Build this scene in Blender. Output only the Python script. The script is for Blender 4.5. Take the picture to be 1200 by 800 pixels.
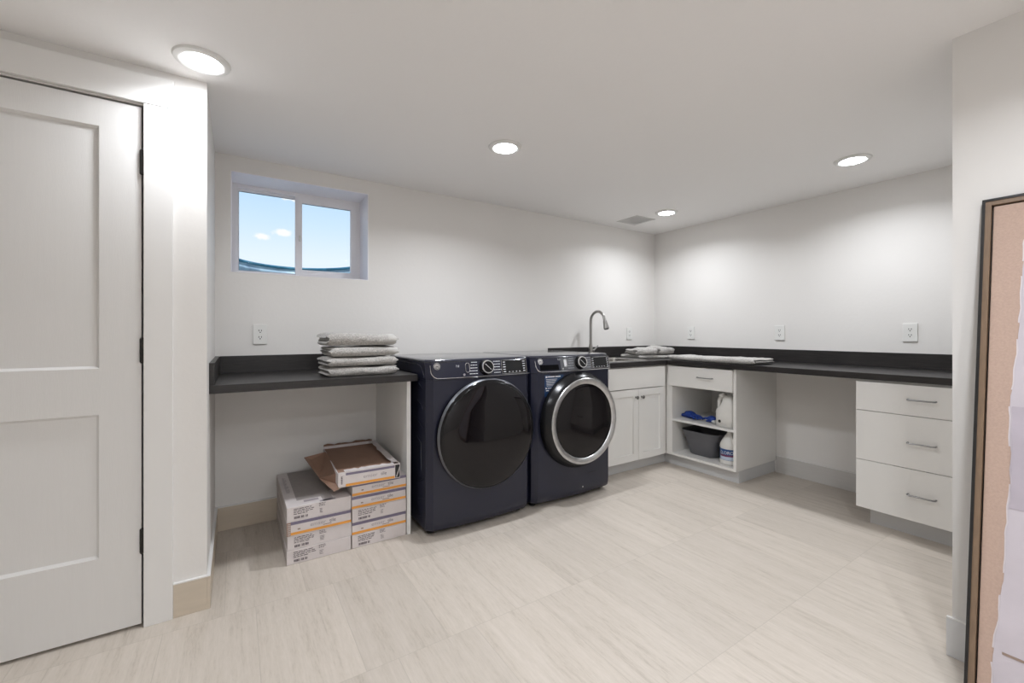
import bpy, bmesh, math, random
from mathutils import Vector, Matrix, noise
PI = math.pi
C = bpy.context.scene.collection
for o in list(bpy.data.objects): bpy.data.objects.remove(o)
random.seed(7)

# ------------------------------------------------------------------ camera
CAM = (-3.761, -3.0146, 1.153)
cd = bpy.data.cameras.new('camera'); cam = bpy.data.objects.new('camera', cd); C.objects.link(cam)
cam.location = CAM; cam.rotation_euler = (PI/2, 0, -math.radians(32.81))
cd.sensor_width = 36; cd.lens = 500.9/1200*36; cd.shift_y = -10.5/1200; cd.clip_start = .02
bpy.context.scene.camera = cam

# ------------------------------------------------------------------ view, world
vs = bpy.context.scene.view_settings
vs.view_transform = 'Standard'; vs.look = 'None'; vs.gamma = 1; vs.use_curve_mapping = False
vs.exposure = 0.08
LAMP_W = 10.9                       # watts of each ceiling downlight
LAMP_COL = (.938, .98, 1.04)
LENS_STRENGTH = 32.0

W = bpy.data.worlds.new('sky'); bpy.context.scene.world = W; W.use_nodes = True
nt = W.node_tree; nt.nodes.clear()
def N(t, typ, **kw):
    n = t.nodes.new(typ)
    for k, v in kw.items(): setattr(n, k, v)
    return n
wo = N(nt, 'ShaderNodeOutputWorld'); bg = N(nt, 'ShaderNodeBackground'); tc = N(nt, 'ShaderNodeTexCoord')
sep = N(nt, 'ShaderNodeSeparateXYZ'); rmp = N(nt, 'ShaderNodeValToRGB')
nt.links.new(tc.outputs['Generated'], sep.inputs[0]); nt.links.new(sep.outputs['Z'], rmp.inputs[0])
el = rmp.color_ramp.elements
el[0].position = 0.0; el[0].color = (.90, .95, 1, 1)
el[1].position = 1.0; el[1].color = (.12, .30, .75, 1)
for p_, c_ in ((.15, (.83, .92, 1, 1)), (.22, (.66, .83, .99, 1)), (.33, (.45, .69, .96, 1))):
    e_ = el.new(p_); e_.color = c_
# small fair-weather clouds, each a puff round its own direction in the sky
nz = N(nt, 'ShaderNodeTexNoise'); nz.inputs['Scale'].default_value = 60; nz.inputs['Detail'].default_value = 4
nt.links.new(tc.outputs['Generated'], nz.inputs['Vector'])
prev = rmp.outputs['Color']
for d, w, hh in (((.0647+.012, .9775, .2020), .022, .009), ((.0412, .9809, .190), .014, .008), ((.098, .959, .268), .03, .006), ((-.3, .9, .3), .08, .02)):
    sb = N(nt, 'ShaderNodeVectorMath', operation='SUBTRACT'); sb.inputs[1].default_value = d
    nt.links.new(tc.outputs['Generated'], sb.inputs[0])
    dv = N(nt, 'ShaderNodeVectorMath', operation='DIVIDE'); dv.inputs[1].default_value = (w, .4, hh)
    nt.links.new(sb.outputs[0], dv.inputs[0])
    ln = N(nt, 'ShaderNodeVectorMath', operation='LENGTH'); nt.links.new(dv.outputs[0], ln.inputs[0])
    ad = N(nt, 'ShaderNodeMath', operation='MULTIPLY_ADD'); ad.inputs[1].default_value = 1.6; 
    nt.links.new(nz.outputs[0], ad.inputs[0]); nt.links.new(ln.outputs['Value'], ad.inputs[2])
    mr = N(nt, 'ShaderNodeMapRange', interpolation_type='SMOOTHSTEP')
    mr.inputs['From Min'].default_value = 1.25; mr.inputs['From Max'].default_value = 1.85
    mr.inputs['To Min'].default_value = 1; mr.inputs['To Max'].default_value = 0
    nt.links.new(ad.outputs[0], mr.inputs['Value'])
    mx = N(nt, 'ShaderNodeMix', data_type='RGBA'); mx.inputs[7].default_value = (1, .99, .98, 1)
    nt.links.new(mr.outputs[0], mx.inputs[0]); nt.links.new(prev, mx.inputs[6]); prev = mx.outputs[2]
nt.links.new(prev, bg.inputs['Color']); bg.inputs['Strength'].default_value = 1.0
nt.links.new(bg.outputs[0], wo.inputs[0])
# the sun, high on the far side of the house: it only reaches the window well and the ground outside
sd = bpy.data.lights.new('sun', 'SUN'); sd.energy = 2.6; sd.angle = math.radians(.53); sd.color = (1, .97, .93)
so = bpy.data.objects.new('sun', sd); C.objects.link(so); so.rotation_euler = (math.radians(24), math.radians(-6), 0)

# ------------------------------------------------------------------ materials
def lin(r, g, b): return tuple(((c/255)/12.92 if c/255 <= .04045 else ((c/255+.055)/1.055)**2.4) for c in (r, g, b))+(1,)
def mat(name, col, rough=.5, metal=0, spec=.5, noise_amt=0, noise_scale=8, bump=0, bump_scale=60, coat=0, stretch=(1, 1, 1), emit=0, dist=.002, sheen=0):
    m = bpy.data.materials.new(name); m.use_nodes = True; t = m.node_tree
    b = t.nodes['Principled BSDF']
    b.inputs['Base Color'].default_value = col; b.inputs['Roughness'].default_value = rough
    b.inputs['Metallic'].default_value = metal; b.inputs['Specular IOR Level'].default_value = spec
    b.inputs['Coat Weight'].default_value = coat; b.inputs['Coat Roughness'].default_value = .05
    if sheen: b.inputs['Sheen Weight'].default_value = sheen
    if emit: b.inputs['Emission Color'].default_value = col; b.inputs['Emission Strength'].default_value = emit
    if noise_amt or bump:
        c = N(t, 'ShaderNodeTexCoord'); mp = N(t, 'ShaderNodeMapping'); mp.inputs['Scale'].default_value = stretch
        t.links.new(c.outputs['Object'], mp.inputs[0])
    if noise_amt:
        n = N(t, 'ShaderNodeTexNoise'); n.inputs['Scale'].default_value = noise_scale; n.inputs['Detail'].default_value = 5
        t.links.new(mp.outputs[0], n.inputs['Vector'])
        r = N(t, 'ShaderNodeValToRGB'); e = r.color_ramp.elements
        e[0].position = .25; e[1].position = .75
        e[0].color = tuple(max(0, x*(1-noise_amt)) for x in col[:3])+(1,); e[1].color = tuple(min(1, x*(1+noise_amt)) for x in col[:3])+(1,)
        t.links.new(n.outputs[0], r.inputs[0]); t.links.new(r.outputs[0], b.inputs['Base Color'])
    if bump:
        n2 = N(t, 'ShaderNodeTexNoise'); n2.inputs['Scale'].default_value = bump_scale; n2.inputs['Detail'].default_value = 3
        t.links.new(mp.outputs[0], n2.inputs['Vector'])
        bp = N(t, 'ShaderNodeBump'); bp.inputs['Strength'].default_value = bump; bp.inputs['Distance'].default_value = dist
        t.links.new(n2.outputs[0], bp.inputs['Height']); t.links.new(bp.outputs[0], b.inputs['Normal'])
    return m
M = {}
M['wall'] = mat('wall_paint', lin(232, 229, 225), .55, bump=.25, bump_scale=45, noise_amt=.012, noise_scale=2)
M['ceiling'] = mat('ceiling_paint', lin(249, 247, 245), .7, bump=.25, bump_scale=40)
M['trim'] = mat('trim_paint', lin(232, 230, 227), .35, noise_amt=.01, noise_scale=3)
M['door'] = mat('door_paint', lin(226, 224, 221), .38, bump=.15, bump_scale=50, stretch=(14, 14, .8), noise_amt=.01)
M['cab'] = mat('cabinet_lacquer', lin(234, 232, 228), .35, noise_amt=.01, noise_scale=4)
M['cabin'] = mat('cabinet_inside', lin(225, 224, 221), .45, noise_amt=.015, noise_scale=9)
M['kick'] = mat('toe_kick_paint', lin(208, 208, 208), .45, noise_amt=.02)
M['beige_base'] = mat('baseboard_tile', lin(205, 192, 174), .4, noise_amt=.04, noise_scale=9, stretch=(1, 1, 8))
M['base_lit'] = mat('baseboard_lit', lin(222, 222, 222), .4, noise_amt=.02)  # near right baseboard, tint of the light put into its colour
M['base_shaded'] = mat('baseboard_shaded', lin(205, 202, 198), .4, noise_amt=.03, noise_scale=9, stretch=(1, 1, 8))  # knee-space baseboard, greyed in its colour for the light there
M['navy'] = mat('sapphire_enamel', (.0125, .0140, .030, 1), .34, metal=.0, spec=.45, noise_amt=.05, noise_scale=3, coat=.1)
M['navytop'] = mat('sapphire_enamel_top', (.0185, .021, .036, 1), .16, spec=.6, noise_amt=.05, noise_scale=3, coat=.6)
M['console'] = mat('console_plastic', (.020, .024, .038, 1), .3, noise_amt=.05, noise_scale=5)
M['sheen_grey'] = mat('grey_sheen_metal', (.16, .165, .18, 1), .38, metal=.7, noise_amt=.15, noise_scale=14)  # grey that stands in for reflected light on washer console and dryer rim
M['blackgloss'] = mat('black_gloss_plastic', (.005, .005, .006, 1), .12, spec=.35, noise_amt=.1, noise_scale=5)
M['blacksatin'] = mat('black_satin_plastic', (.006, .006, .007, 1), .24, spec=.4, noise_amt=.1, noise_scale=5)
M['doorglass'] = mat('smoked_door_glass', (.007, .0055, .0065, 1), .04, spec=.36, noise_amt=.2, noise_scale=3)
M['doorinner'] = mat('door_window_dark', (.012, .011, .013, 1), .06, spec=.5, noise_amt=.2, noise_scale=3)
M['pitch'] = mat('recess_black', (.003, .003, .0035, 1), .7, spec=.08, noise_amt=.05)
M['pull'] = mat('pull_nickel', (.30, .30, .30, 1), .28, metal=1, noise_amt=.05)
M['black'] = mat('black_plastic', (.012, .012, .013, 1), .45, noise_amt=.1)
M['chrome'] = mat('chrome', (.78, .78, .79, 1), .12, metal=1, noise_amt=.03)
M['ring'] = mat('satin_chrome_ring', (.62, .62, .63, 1), .3, metal=1, noise_amt=.12, noise_scale=30)
M['steel'] = mat('brushed_steel', (.60, .585, .56, 1), .26, metal=1, noise_amt=.06, noise_scale=60, stretch=(1, 1, 12))
M['nickel'] = mat('brushed_nickel', (.33, .32, .305, 1), .3, metal=1, noise_amt=.05, noise_scale=40)
M['hinge'] = mat('black_hinge_metal', (.03, .028, .026, 1), .45, metal=.6, noise_amt=.1)
M['ink'] = mat('white_print', (.72, .73, .76, 1), .5, noise_amt=.05)
M['ink_dim'] = mat('grey_print', (.36, .37, .40, 1), .5, noise_amt=.05)
M['sticker'] = mat('blue_sticker', (.010, .042, .12, 1), .3, noise_amt=.08)
M['carton'] = mat('white_carton', lin(214, 206, 204), .7, noise_amt=.06, noise_scale=14, bump=.1, bump_scale=30)
M['carton_side'] = mat('carton_scuffed', lin(196, 188, 184), .75, noise_amt=.10, noise_scale=22, bump=.15, bump_scale=40)
M['carton_grey'] = mat('carton_grey_print', lin(160, 152, 148), .7, noise_amt=.05, noise_scale=30)
M['kraft'] = mat('kraft_board', lin(150, 118, 100), .8, noise_amt=.07, noise_scale=25, bump=.15, bump_scale=60)
M['kraft_pale'] = mat('kraft_board_pale', lin(196, 160, 140), .8, noise_amt=.06, noise_scale=25)
M['orange'] = mat('orange_print', lin(232, 160, 72), .6, noise_amt=.06, noise_scale=20)
M['slate'] = mat('slate_print', lin(120, 112, 132), .6, noise_amt=.06, noise_scale=20)
M['print'] = mat('dark_print', lin(92, 82, 88), .6, noise_amt=.1)
M['print_pale'] = mat('pale_print', lin(165, 155, 158), .6, noise_amt=.1)
M['print_brown'] = mat('brown_print', lin(150, 130, 118), .6, noise_amt=.1)
M['towel'] = mat('grey_terry', lin(184, 180, 175), .95, noise_amt=.34, noise_scale=130, bump=1.0, bump_scale=190, dist=.008, sheen=.2)
M['towel_band'] = mat('grey_towel_band', lin(186, 183, 178), .9, noise_amt=.05, noise_scale=60, bump=.3, bump_scale=200, sheen=.3)
M['plastic_white'] = mat('white_plastic', lin(232, 231, 227), .35, noise_amt=.02)
M['jug'] = mat('jug_plastic', lin(226, 224, 219), .38, noise_amt=.03, noise_scale=12)
M['binplastic'] = mat('grey_bin_plastic', lin(92, 92, 96), .42, noise_amt=.04, noise_scale=10)
M['blue'] = mat('blue_cloth', (.008, .042, .26, 1), .6, noise_amt=.25, noise_scale=40, bump=.4, bump_scale=90)
M['label_blue'] = mat('label_blue', (.02, .07, .22, 1), .35, noise_amt=.08)
M['label_red'] = mat('label_maroon', (.16, .03, .09, 1), .4, noise_amt=.08)
M['label_pale'] = mat('label_pale', lin(190, 205, 222), .4, noise_amt=.06)
M['slot'] = mat('slot_dark', (.03, .028, .026, 1), .6, noise_amt=.05)
M['frame_black'] = mat('frame_black', (.014, .013, .013, 1), .4, noise_amt=.1)
M['frame_brown'] = mat('frame_bronze_wood', lin(128, 106, 86), .4, noise_amt=.12, noise_scale=20, stretch=(6, 6, .7))
M['canvas'] = mat('pink_linen', lin(188, 162, 147), .85, noise_amt=.07, noise_scale=160, bump=.4, bump_scale=260, dist=.001)
M['paper'] = mat('torn_paper_lilac', lin(200, 192, 198), .8, noise_amt=.07, noise_scale=6, bump=.4, bump_scale=12, dist=.006)
M['paper_edge'] = mat('torn_paper_white', lin(218, 210, 212), .85, noise_amt=.03, noise_scale=50)
M['paper_grey'] = mat('torn_paper_grey', lin(186, 177, 186), .8, noise_amt=.08, noise_scale=9, bump=.3, bump_scale=20)
M['vinyl'] = mat('window_vinyl', lin(242, 240, 242), .4, noise_amt=.01)
M['reveal'] = mat('window_reveal_paint', lin(246, 244, 248), .5, noise_amt=.01)
M['gasket'] = mat('window_gasket', (.05, .055, .07, 1), .5, noise_amt=.05)
M['well'] = mat('galvanised_well', (.58, .76, .88, 1), .45, metal=.15, noise_amt=.4, noise_scale=7, bump=.3, bump_scale=20)
M['wellrim'] = mat('well_rim_teal', (.07, .25, .33, 1), .45, metal=.3, noise_amt=.35, noise_scale=20)
M['gravel'] = mat('outside_ground', lin(205, 202, 195), .95, noise_amt=.3, noise_scale=12)
M['vent'] = mat('vent_paint', lin(215, 213, 210), .5, noise_amt=.01)
M['ventdark'] = mat('vent_recess', lin(215, 213, 211), .7, noise_amt=.03)
def emis(name, col, s):
    m = bpy.data.materials.new(name); m.use_nodes = True; t = m.node_tree; t.nodes.clear()
    o = N(t, 'ShaderNodeOutputMaterial'); e = N(t, 'ShaderNodeEmission'); e.inputs[0].default_value = col; e.inputs[1].default_value = s
    t.links.new(e.outputs[0], o.inputs[0]); return m
M['lens'] = emis('lamp_lens', LAMP_COL+(1,), LENS_STRENGTH)
def glass():
    m = bpy.data.materials.new('window_glass'); m.use_nodes = True; t = m.node_tree; t.nodes.clear()
    o = N(t, 'ShaderNodeOutputMaterial'); tr = N(t, 'ShaderNodeBsdfTransparent'); gl = N(t, 'ShaderNodeBsdfGlossy'); mx = N(t, 'ShaderNodeMixShader')
    fr = N(t, 'ShaderNodeFresnel'); fr.inputs[0].default_value = 1.1; gl.inputs['Roughness'].default_value = .02
    tr.inputs[0].default_value = (.97, .985, 1, 1)
    t.links.new(fr.outputs[0], mx.inputs[0]); t.links.new(tr.outputs[0], mx.inputs[1]); t.links.new(gl.outputs[0], mx.inputs[2]); t.links.new(mx.outputs[0], o.inputs[0])
    return m
M['glass'] = glass()
def laminate(name, st):
    m = mat(name, (.020, .018, .018, 1), .33, spec=.42)
    t = m.node_tree; b = t.nodes['Principled BSDF']
    c = N(t, 'ShaderNodeTexCoord'); mp = N(t, 'ShaderNodeMapping'); mp.inputs['Scale'].default_value = st
    t.links.new(c.outputs['Object'], mp.inputs[0])
    n = N(t, 'ShaderNodeTexNoise'); n.inputs['Scale'].default_value = 9; n.inputs['Detail'].default_value = 8; n.inputs['Roughness'].default_value = .7
    t.links.new(mp.outputs[0], n.inputs['Vector'])
    r = N(t, 'ShaderNodeValToRGB'); e = r.color_ramp.elements
    e[0].position = .3; e[0].color = (.0125, .0115, .0115, 1); e[1].position = .72; e[1].color = (.036, .032, .031, 1)
    t.links.new(n.outputs[0], r.inputs[0]); t.links.new(r.outputs[0], b.inputs['Base Color'])
    bp = N(t, 'ShaderNodeBump'); bp.inputs['Strength'].default_value = .12; bp.inputs['Distance'].default_value = .001
    t.links.new(n.outputs[0], bp.inputs['Height']); t.links.new(bp.outputs[0], b.inputs['Normal'])
    return m
M['lam_x'] = laminate('laminate_grain_x', (1, 14, 14)); M['lam_y'] = laminate('laminate_grain_y', (14, 1, 14))
def floor_mat():
    m = bpy.data.materials.new('porcelain_tile'); m.use_nodes = True; t = m.node_tree; b = t.nodes['Principled BSDF']
    L = t.links.new
    def math_(op, a=None, b_=None, c=None):
        n = N(t, 'ShaderNodeMath', operation=op)
        for i, v in enumerate((a, b_, c)):
            if v is None: continue
            if isinstance(v, (int, float)): n.inputs[i].default_value = v
            else: L(v, n.inputs[i])
        return n.outputs[0]
    c = N(t, 'ShaderNodeTexCoord'); s = N(t, 'ShaderNodeSeparateXYZ'); L(c.outputs['Object'], s.inputs[0])
    X, Y = s.outputs[0], s.outputs[1]
    TW, TL = .305, .607
    yy = math_('DIVIDE', math_('ADD', Y, 2.132+6*TL), TL); row = math_('FLOOR', yy)
    off = math_('MULTIPLY', math_('MODULO', row, 3.0), TW*.36)
    xx = math_('DIVIDE', math_('ADD', math_('ADD', X, 3.278+20*TW), off), TW); colm = math_('FLOOR', xx)
    fx = math_('FRACT', xx); fy = math_('FRACT', yy)
    ex = math_('MULTIPLY', math_('MINIMUM', fx, math_('SUBTRACT', 1.0, fx)), TW)
    ey = math_('MULTIPLY', math_('MINIMUM', fy, math_('SUBTRACT', 1.0, fy)), TL)
    ed = math_('MINIMUM', ex, ey)
    grout = N(t, 'ShaderNodeMapRange'); grout.inputs['From Min'].default_value = .0007; grout.inputs['From Max'].default_value = .0017
    grout.inputs['To Min'].default_value = 1; grout.inputs['To Max'].default_value = 0; L(ed, grout.inputs['Value'])
    cid = N(t, 'ShaderNodeCombineXYZ'); L(colm, cid.inputs[0]); L(row, cid.inputs[1])
    wn = N(t, 'ShaderNodeTexWhiteNoise'); wn.noise_dimensions = '2D'; L(cid.outputs[0], wn.inputs['Vector'])
    rnd = wn.outputs['Value']
    def streak(sx, sy, scale, det, rough, k):
        cv = N(t, 'ShaderNodeCombineXYZ'); L(math_('MULTIPLY', X, sx), cv.inputs[0]); L(math_('ADD', math_('MULTIPLY', Y, sy), math_('MULTIPLY', rnd, k)), cv.inputs[1]); L(math_('MULTIPLY', rnd, 37.0+k), cv.inputs[2])
        n = N(t, 'ShaderNodeTexNoise'); n.inputs['Scale'].default_value = scale; n.inputs['Detail'].default_value = det; n.inputs['Roughness'].default_value = rough
        L(cv.outputs[0], n.inputs['Vector']); return n.outputs[0]
    a = streak(1, .055, 30, 7, .62, 11); d = streak(1, .13, 120, 5, .75, 5)
    mixv = math_('ADD', math_('MULTIPLY', a, .52), math_('MULTIPLY', d, .48))
    r = N(t, 'ShaderNodeValToRGB'); e = r.color_ramp.elements
    e[0].position = .30; e[0].color = lin(174, 163, 150); e[1].position = .62; e[1].color = lin(207, 197, 186)
    k = e.new(.46); k.color = lin(198, 188, 176)
    L(mixv, r.inputs[0])
    tone = N(t, 'ShaderNodeHueSaturation'); L(math_('ADD', .955, math_('MULTIPLY', rnd, .09)), tone.inputs['Value']); L(r.outputs[0], tone.inputs['Color'])
    mx = N(t, 'ShaderNodeMix', data_type='RGBA'); L(math_('MULTIPLY', grout.outputs[0], .55), mx.inputs[0]); L(tone.outputs[0], mx.inputs[6]); mx.inputs[7].default_value = lin(176, 167, 155)
    L(mx.outputs[2], b.inputs['Base Color']); b.inputs['Roughness'].default_value = .42; b.inputs['Specular IOR Level'].default_value = .4
    bp = N(t, 'ShaderNodeBump'); bp.inputs['Strength'].default_value = .25; bp.inputs['Distance'].default_value = .001
    L(math_('SUBTRACT', math_('MULTIPLY', mixv, .3), grout.outputs[0]), bp.inputs['Height']); L(bp.outputs[0], b.inputs['Normal'])
    return m
M['floor'] = floor_mat()

# ------------------------------------------------------------------ builders
ORG = {}
def finish(name, bm, m, parent=None, origin=None, smooth=False, ang=35):
    """Link a bmesh written in world coordinates as one mesh object."""
    org = ORG[parent] if parent is not None else Vector(origin or (0, 0, 0))
    bm.normal_update()
    bmesh.ops.translate(bm, verts=bm.verts, vec=-org)
    me = bpy.data.meshes.new(name); bm.to_mesh(me); bm.free()
    ms = m if isinstance(m, (list, tuple)) else [m]
    for x in ms: me.materials.append(M[x])
    if smooth:
        for p in me.polygons: p.use_smooth = True
        if ang: me.set_sharp_from_angle(angle=math.radians(ang))
    o = bpy.data.objects.new(name, me); C.objects.link(o)
    if parent is not None: o.parent = parent
    else: o.location = org
    ORG[o] = org
    return o
def meta(o, label=None, cat=None, group=None, kind=None):
    if label: o['label'] = label
    if cat: o['category'] = cat
    if group: o['group'] = group
    if kind: o['kind'] = kind
    return o
def thing(name, loc, label, cat, group=None):
    o = bpy.data.objects.new(name, None); C.objects.link(o); o.location = loc; o.empty_display_size = .1
    ORG[o] = Vector(loc); return meta(o, label, cat, group)
def struct(name, bm, m, parent=None, smooth=False):
    o = finish(name, bm, m, parent, smooth=smooth)
    if parent is None: o['kind'] = 'structure'
    return o
def B(): return bmesh.new()
def box(bm, x0, x1, y0, y1, z0, z1, bev=0, seg=2, mi=0):
    vs = [bm.verts.new((x, y, z)) for x in (x0, x1) for y in (y0, y1) for z in (z0, z1)]
    fs = [bm.faces.new([vs[i] for i in f]) for f in ((0, 1, 3, 2), (4, 6, 7, 5), (0, 4, 5, 1), (2, 3, 7, 6), (0, 2, 6, 4), (1, 5, 7, 3))]
    for f in fs: f.material_index = mi
    if bev:
        es = list({e for f in fs for e in f.edges})
        r = bmesh.ops.bevel(bm, geom=es, offset=bev, segments=seg, affect='EDGES', profile=.5)
        for f in r['faces']: f.material_index = mi
    return vs
def boxm(bm, mtx, sx, sy, sz, bev=0, mi=0):
    t = bmesh.new(); box(t, -sx/2, sx/2, -sy/2, sy/2, -sz/2, sz/2, bev, mi=mi)
    bmesh.ops.transform(t, matrix=mtx, verts=t.verts); merge(bm, t)
def merge(bm, t):
    me = bpy.data.meshes.new('tmp'); t.to_mesh(me); t.free(); bm.from_mesh(me); bpy.data.meshes.remove(me)
def tube(bm, pts, r, n=10, closed=False, caps=True, mi=0):
    pts = [Vector(p) for p in pts]; rs = r if isinstance(r, (list, tuple)) else [r]*len(pts)
    rings = []; up = None; L = len(pts)
    for i, p in enumerate(pts):
        a = pts[(i-1) % L] if (closed or i > 0) else p; b = pts[(i+1) % L] if (closed or i < L-1) else p
        d = (b-a).normalized()
        if up is None:
            up = Vector((0, 0, 1)) if abs(d.z) < .9 else Vector((1, 0, 0))
        u = (up - d*up.dot(d)).normalized(); v = d.cross(u); up = u
        rings.append([bm.verts.new(p+(u*math.cos(2*PI*k/n)+v*math.sin(2*PI*k/n))*rs[i]) for k in range(n)])
    rng = range(L) if closed else range(L-1)
    for i in rng:
        A, D = rings[i], rings[(i+1) % L]
        for k in range(n):
            f = bm.faces.new((A[k], A[(k+1) % n], D[(k+1) % n], D[k])); f.material_index = mi
    if caps and not closed:
        bm.faces.new(rings[0][::-1]).material_index = mi; bm.faces.new(rings[-1]).material_index = mi
def lathe(bm, prof, mtx, n=48, a0=0, mi=0, caps=True):
    """prof = [(r, h)] turned about the local z axis."""
    rings = []
    for r, h in prof:
        if r < 1e-6: rings.append([bm.verts.new(mtx @ Vector((0, 0, h)))]); continue
        rings.append([bm.verts.new(mtx @ Vector((r*math.cos(2*PI*k/n), r*math.sin(2*PI*k/n), h))) for k in range(n)])
    for A, D in zip(rings[:-1], rings[1:]):
        for k in range(n):
            a, b = A[k % len(A)], A[(k+1) % n % len(A)]; c, d = D[(k+1) % n % len(D)], D[k % len(D)]
            q = []
            for v in (a, b, c, d):
                if v not in q: q.append(v)
            if len(q) > 2: bm.faces.new(q).material_index = mi
    if caps:
        if len(rings[0]) > 1: bm.faces.new(rings[0][::-1]).material_index = mi
        if len(rings[-1]) > 1: bm.faces.new(rings[-1]).material_index = mi
def T(x, y, z): return Matrix.Translation((x, y, z))
def prism(bm, poly, axis, a, b, mi=0):
    """extrude a 2-D polygon along an axis between a and b"""
    def P(u, v, w): return {'x': (w, u, v), 'y': (u, w, v), 'z': (u, v, w)}[axis]
    A = [bm.verts.new(P(u, v, a)) for u, v in poly]; D = [bm.verts.new(P(u, v, b)) for u, v in poly]
    n = len(poly)
    bm.faces.new(A[::-1]).material_index = mi; bm.faces.new(D).material_index = mi
    for i in range(n): bm.faces.new((A[i], A[(i+1) % n], D[(i+1) % n], D[i])).material_index = mi
    bmesh.ops.recalc_face_normals(bm, faces=bm.faces)
def text_bm(s, size, mapf, depth=0):
    """letters as mesh, mapped by mapf(u, v) -> world"""
    cu = bpy.data.curves.new('txt', 'FONT'); cu.body = s; cu.size = size; cu.align_x = 'CENTER'; cu.align_y = 'CENTER'; cu.resolution_u = 3
    ob = bpy.data.objects.new('txt', cu); C.objects.link(ob)
    dg = bpy.context.evaluated_depsgraph_get(); dg.update()
    me = bpy.data.meshes.new_from_object(ob.evaluated_get(dg))
    bm = bmesh.new(); bm.from_mesh(me)
    bpy.data.objects.remove(ob); bpy.data.curves.remove(cu); bpy.data.meshes.remove(me)
    for v in bm.verts: v.co = Vector(mapf(v.co.x, v.co.y))
    return bm
def copy_tree(o, parent=None):
    c = o.copy(); C.objects.link(c); c.parent = parent; ORG[c] = ORG[o]
    for ch in [x for x in KIDS.get(o, [])]: pass
    for ch in list(o.children): copy_tree(ch, c)
    return c
KIDS = {}

# ------------------------------------------------------------------ the room
H = 2.2
XL, XR, YB = -5.4, -3.865, -4.5          # far-left wall, the alcove's left wall, wall behind the camera
DW = -.8143                               # face of the door wall
NX, NY = -1.613, -2.584                   # corner of the near right wall
b = B(); box(b, XL-.1, .15, YB-.1, .3, -.1, 0); struct('floor', b, 'floor')
b = B(); box(b, XL-.1, .15, YB-.1, .3, H, H+.1); struct('ceiling', b, 'ceiling')
WX0, WX1, WZ0, WZ1 = -3.789, -2.997, 1.512, 2.107
b = B()
box(b, XR-.1, WX0, 0, .3, 0, H); box(b, WX1, .15, 0, .3, 0, H); box(b, WX0, WX1, 0, .3, 0, WZ0); box(b, WX0, WX1, 0, .3, WZ1, H)
struct('wall_back', b, 'wall')
b = B(); box(b, 0, .15, YB, 0, 0, H); struct('wall_right', b, 'wall')
b = B(); box(b, NX, 0, YB, NY, 0, H); struct('wall_near_right', b, 'wall')
b = B(); box(b, XR-.1, XR, DW+.1, 0, 0, H); struct('wall_alcove_left', b, 'wall')
DX0, DX1, DZ = -4.886, -4.0685, 2.045
b = B(); box(b, DX1, XR, DW, DW+.1, 0, H); box(b, XL, DX0, DW, DW+.1, 0, H); box(b, DX0, DX1, DW, DW+.1, DZ, H)
struct('wall_door_side', b, 'wall')
b = B(); box(b, XL, XR-.1, .1, .2, 0, H); struct('wall_closet', b, 'wall')
b = B(); box(b, XL-.1, XL, YB, .3, 0, H); struct('wall_left', b, 'wall')
b = B(); box(b, XL-.1, .15, YB-.1, YB, 0, H); struct('wall_behind', b, 'wall')

# door
d = B()
y0, y1 = DW-.002, DW+.034
X0, X1 = DX0+.008, DX1-.0060
ZT = 2.036
box(d, X0, X1, y0+.012, y1, .012, ZT)                       # core, its front is the recessed panels
def stile(x0, x1, z0, z1): box(d, x0, x1, y0, y0+.013, z0, z1, 0)
px0, px1 = X0+.12, -4.196
stile(X0, px0, .012, ZT); stile(px1, X1, .012, ZT)
stile(px0, px1, 1.932, ZT); stile(px0, px1, .843, 1.017); stile(px0, px1, .012, .300)
yr = y0+.012
for z0_, z1_ in ((1.017, 1.932), (.300, .843)):          # sloped sticking round each recessed panel
    c_ = .010
    prism(d, [(y0, z0_), (yr+.001, z0_), (yr+.001, z0_+c_)], 'x', px0, px1); prism(d, [(y0, z1_), (yr+.001, z1_-c_), (yr+.001, z1_)], 'x', px0, px1)
    prism(d, [(px1, y0), (px1-c_, yr+.001), (px1, yr+.001)], 'z', z0_, z1_); prism(d, [(px0, y0), (px0, yr+.001), (px0+c_, yr+.001)], 'z', z0_, z1_)
door = struct('door_1', d, 'door')
for zc in (1.82, 1.083, .337):
    h = B(); lathe(h, [(0, -.05), (.004, -.05), (.0065, -.046), (.0065, .046), (.004, .05), (0, .05)], T(DX1-.0035, DW-.0075, zc), 14)
    box(h, DX1-.011, DX1+.004, DW-.006, DW+.003, zc-.045, zc+.045)
    finish('hinge', h, 'hinge', door)['label'] = 'black butt hinge'
# casing: side leg, wide header, jamb
t = B()
box(t, -4.066, -3.976, DW-.018, DW, 0, DZ+.005, .0015); box(t, DX0-.1, DX0-.006, DW-.018, DW, 0, DZ+.005, .0015)
box(t, DX0-.11, -3.974, DW-.021, DW, DZ+.005, 2.163, .0015)
box(t, DX1, DX1+.0025, DW, DW+.1, 0, DZ); 
trim = struct('trim_1', t, 'trim')
t = B(); box(t, DX0+.008, DX1-.008, DW+.036, DW+.046, 0.0, DZ-.004); box(t, DX1-.0065, DX1, DW+.036, DW+.05, 0, DZ)
finish('door_stop', t, 'trim', trim)

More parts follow.
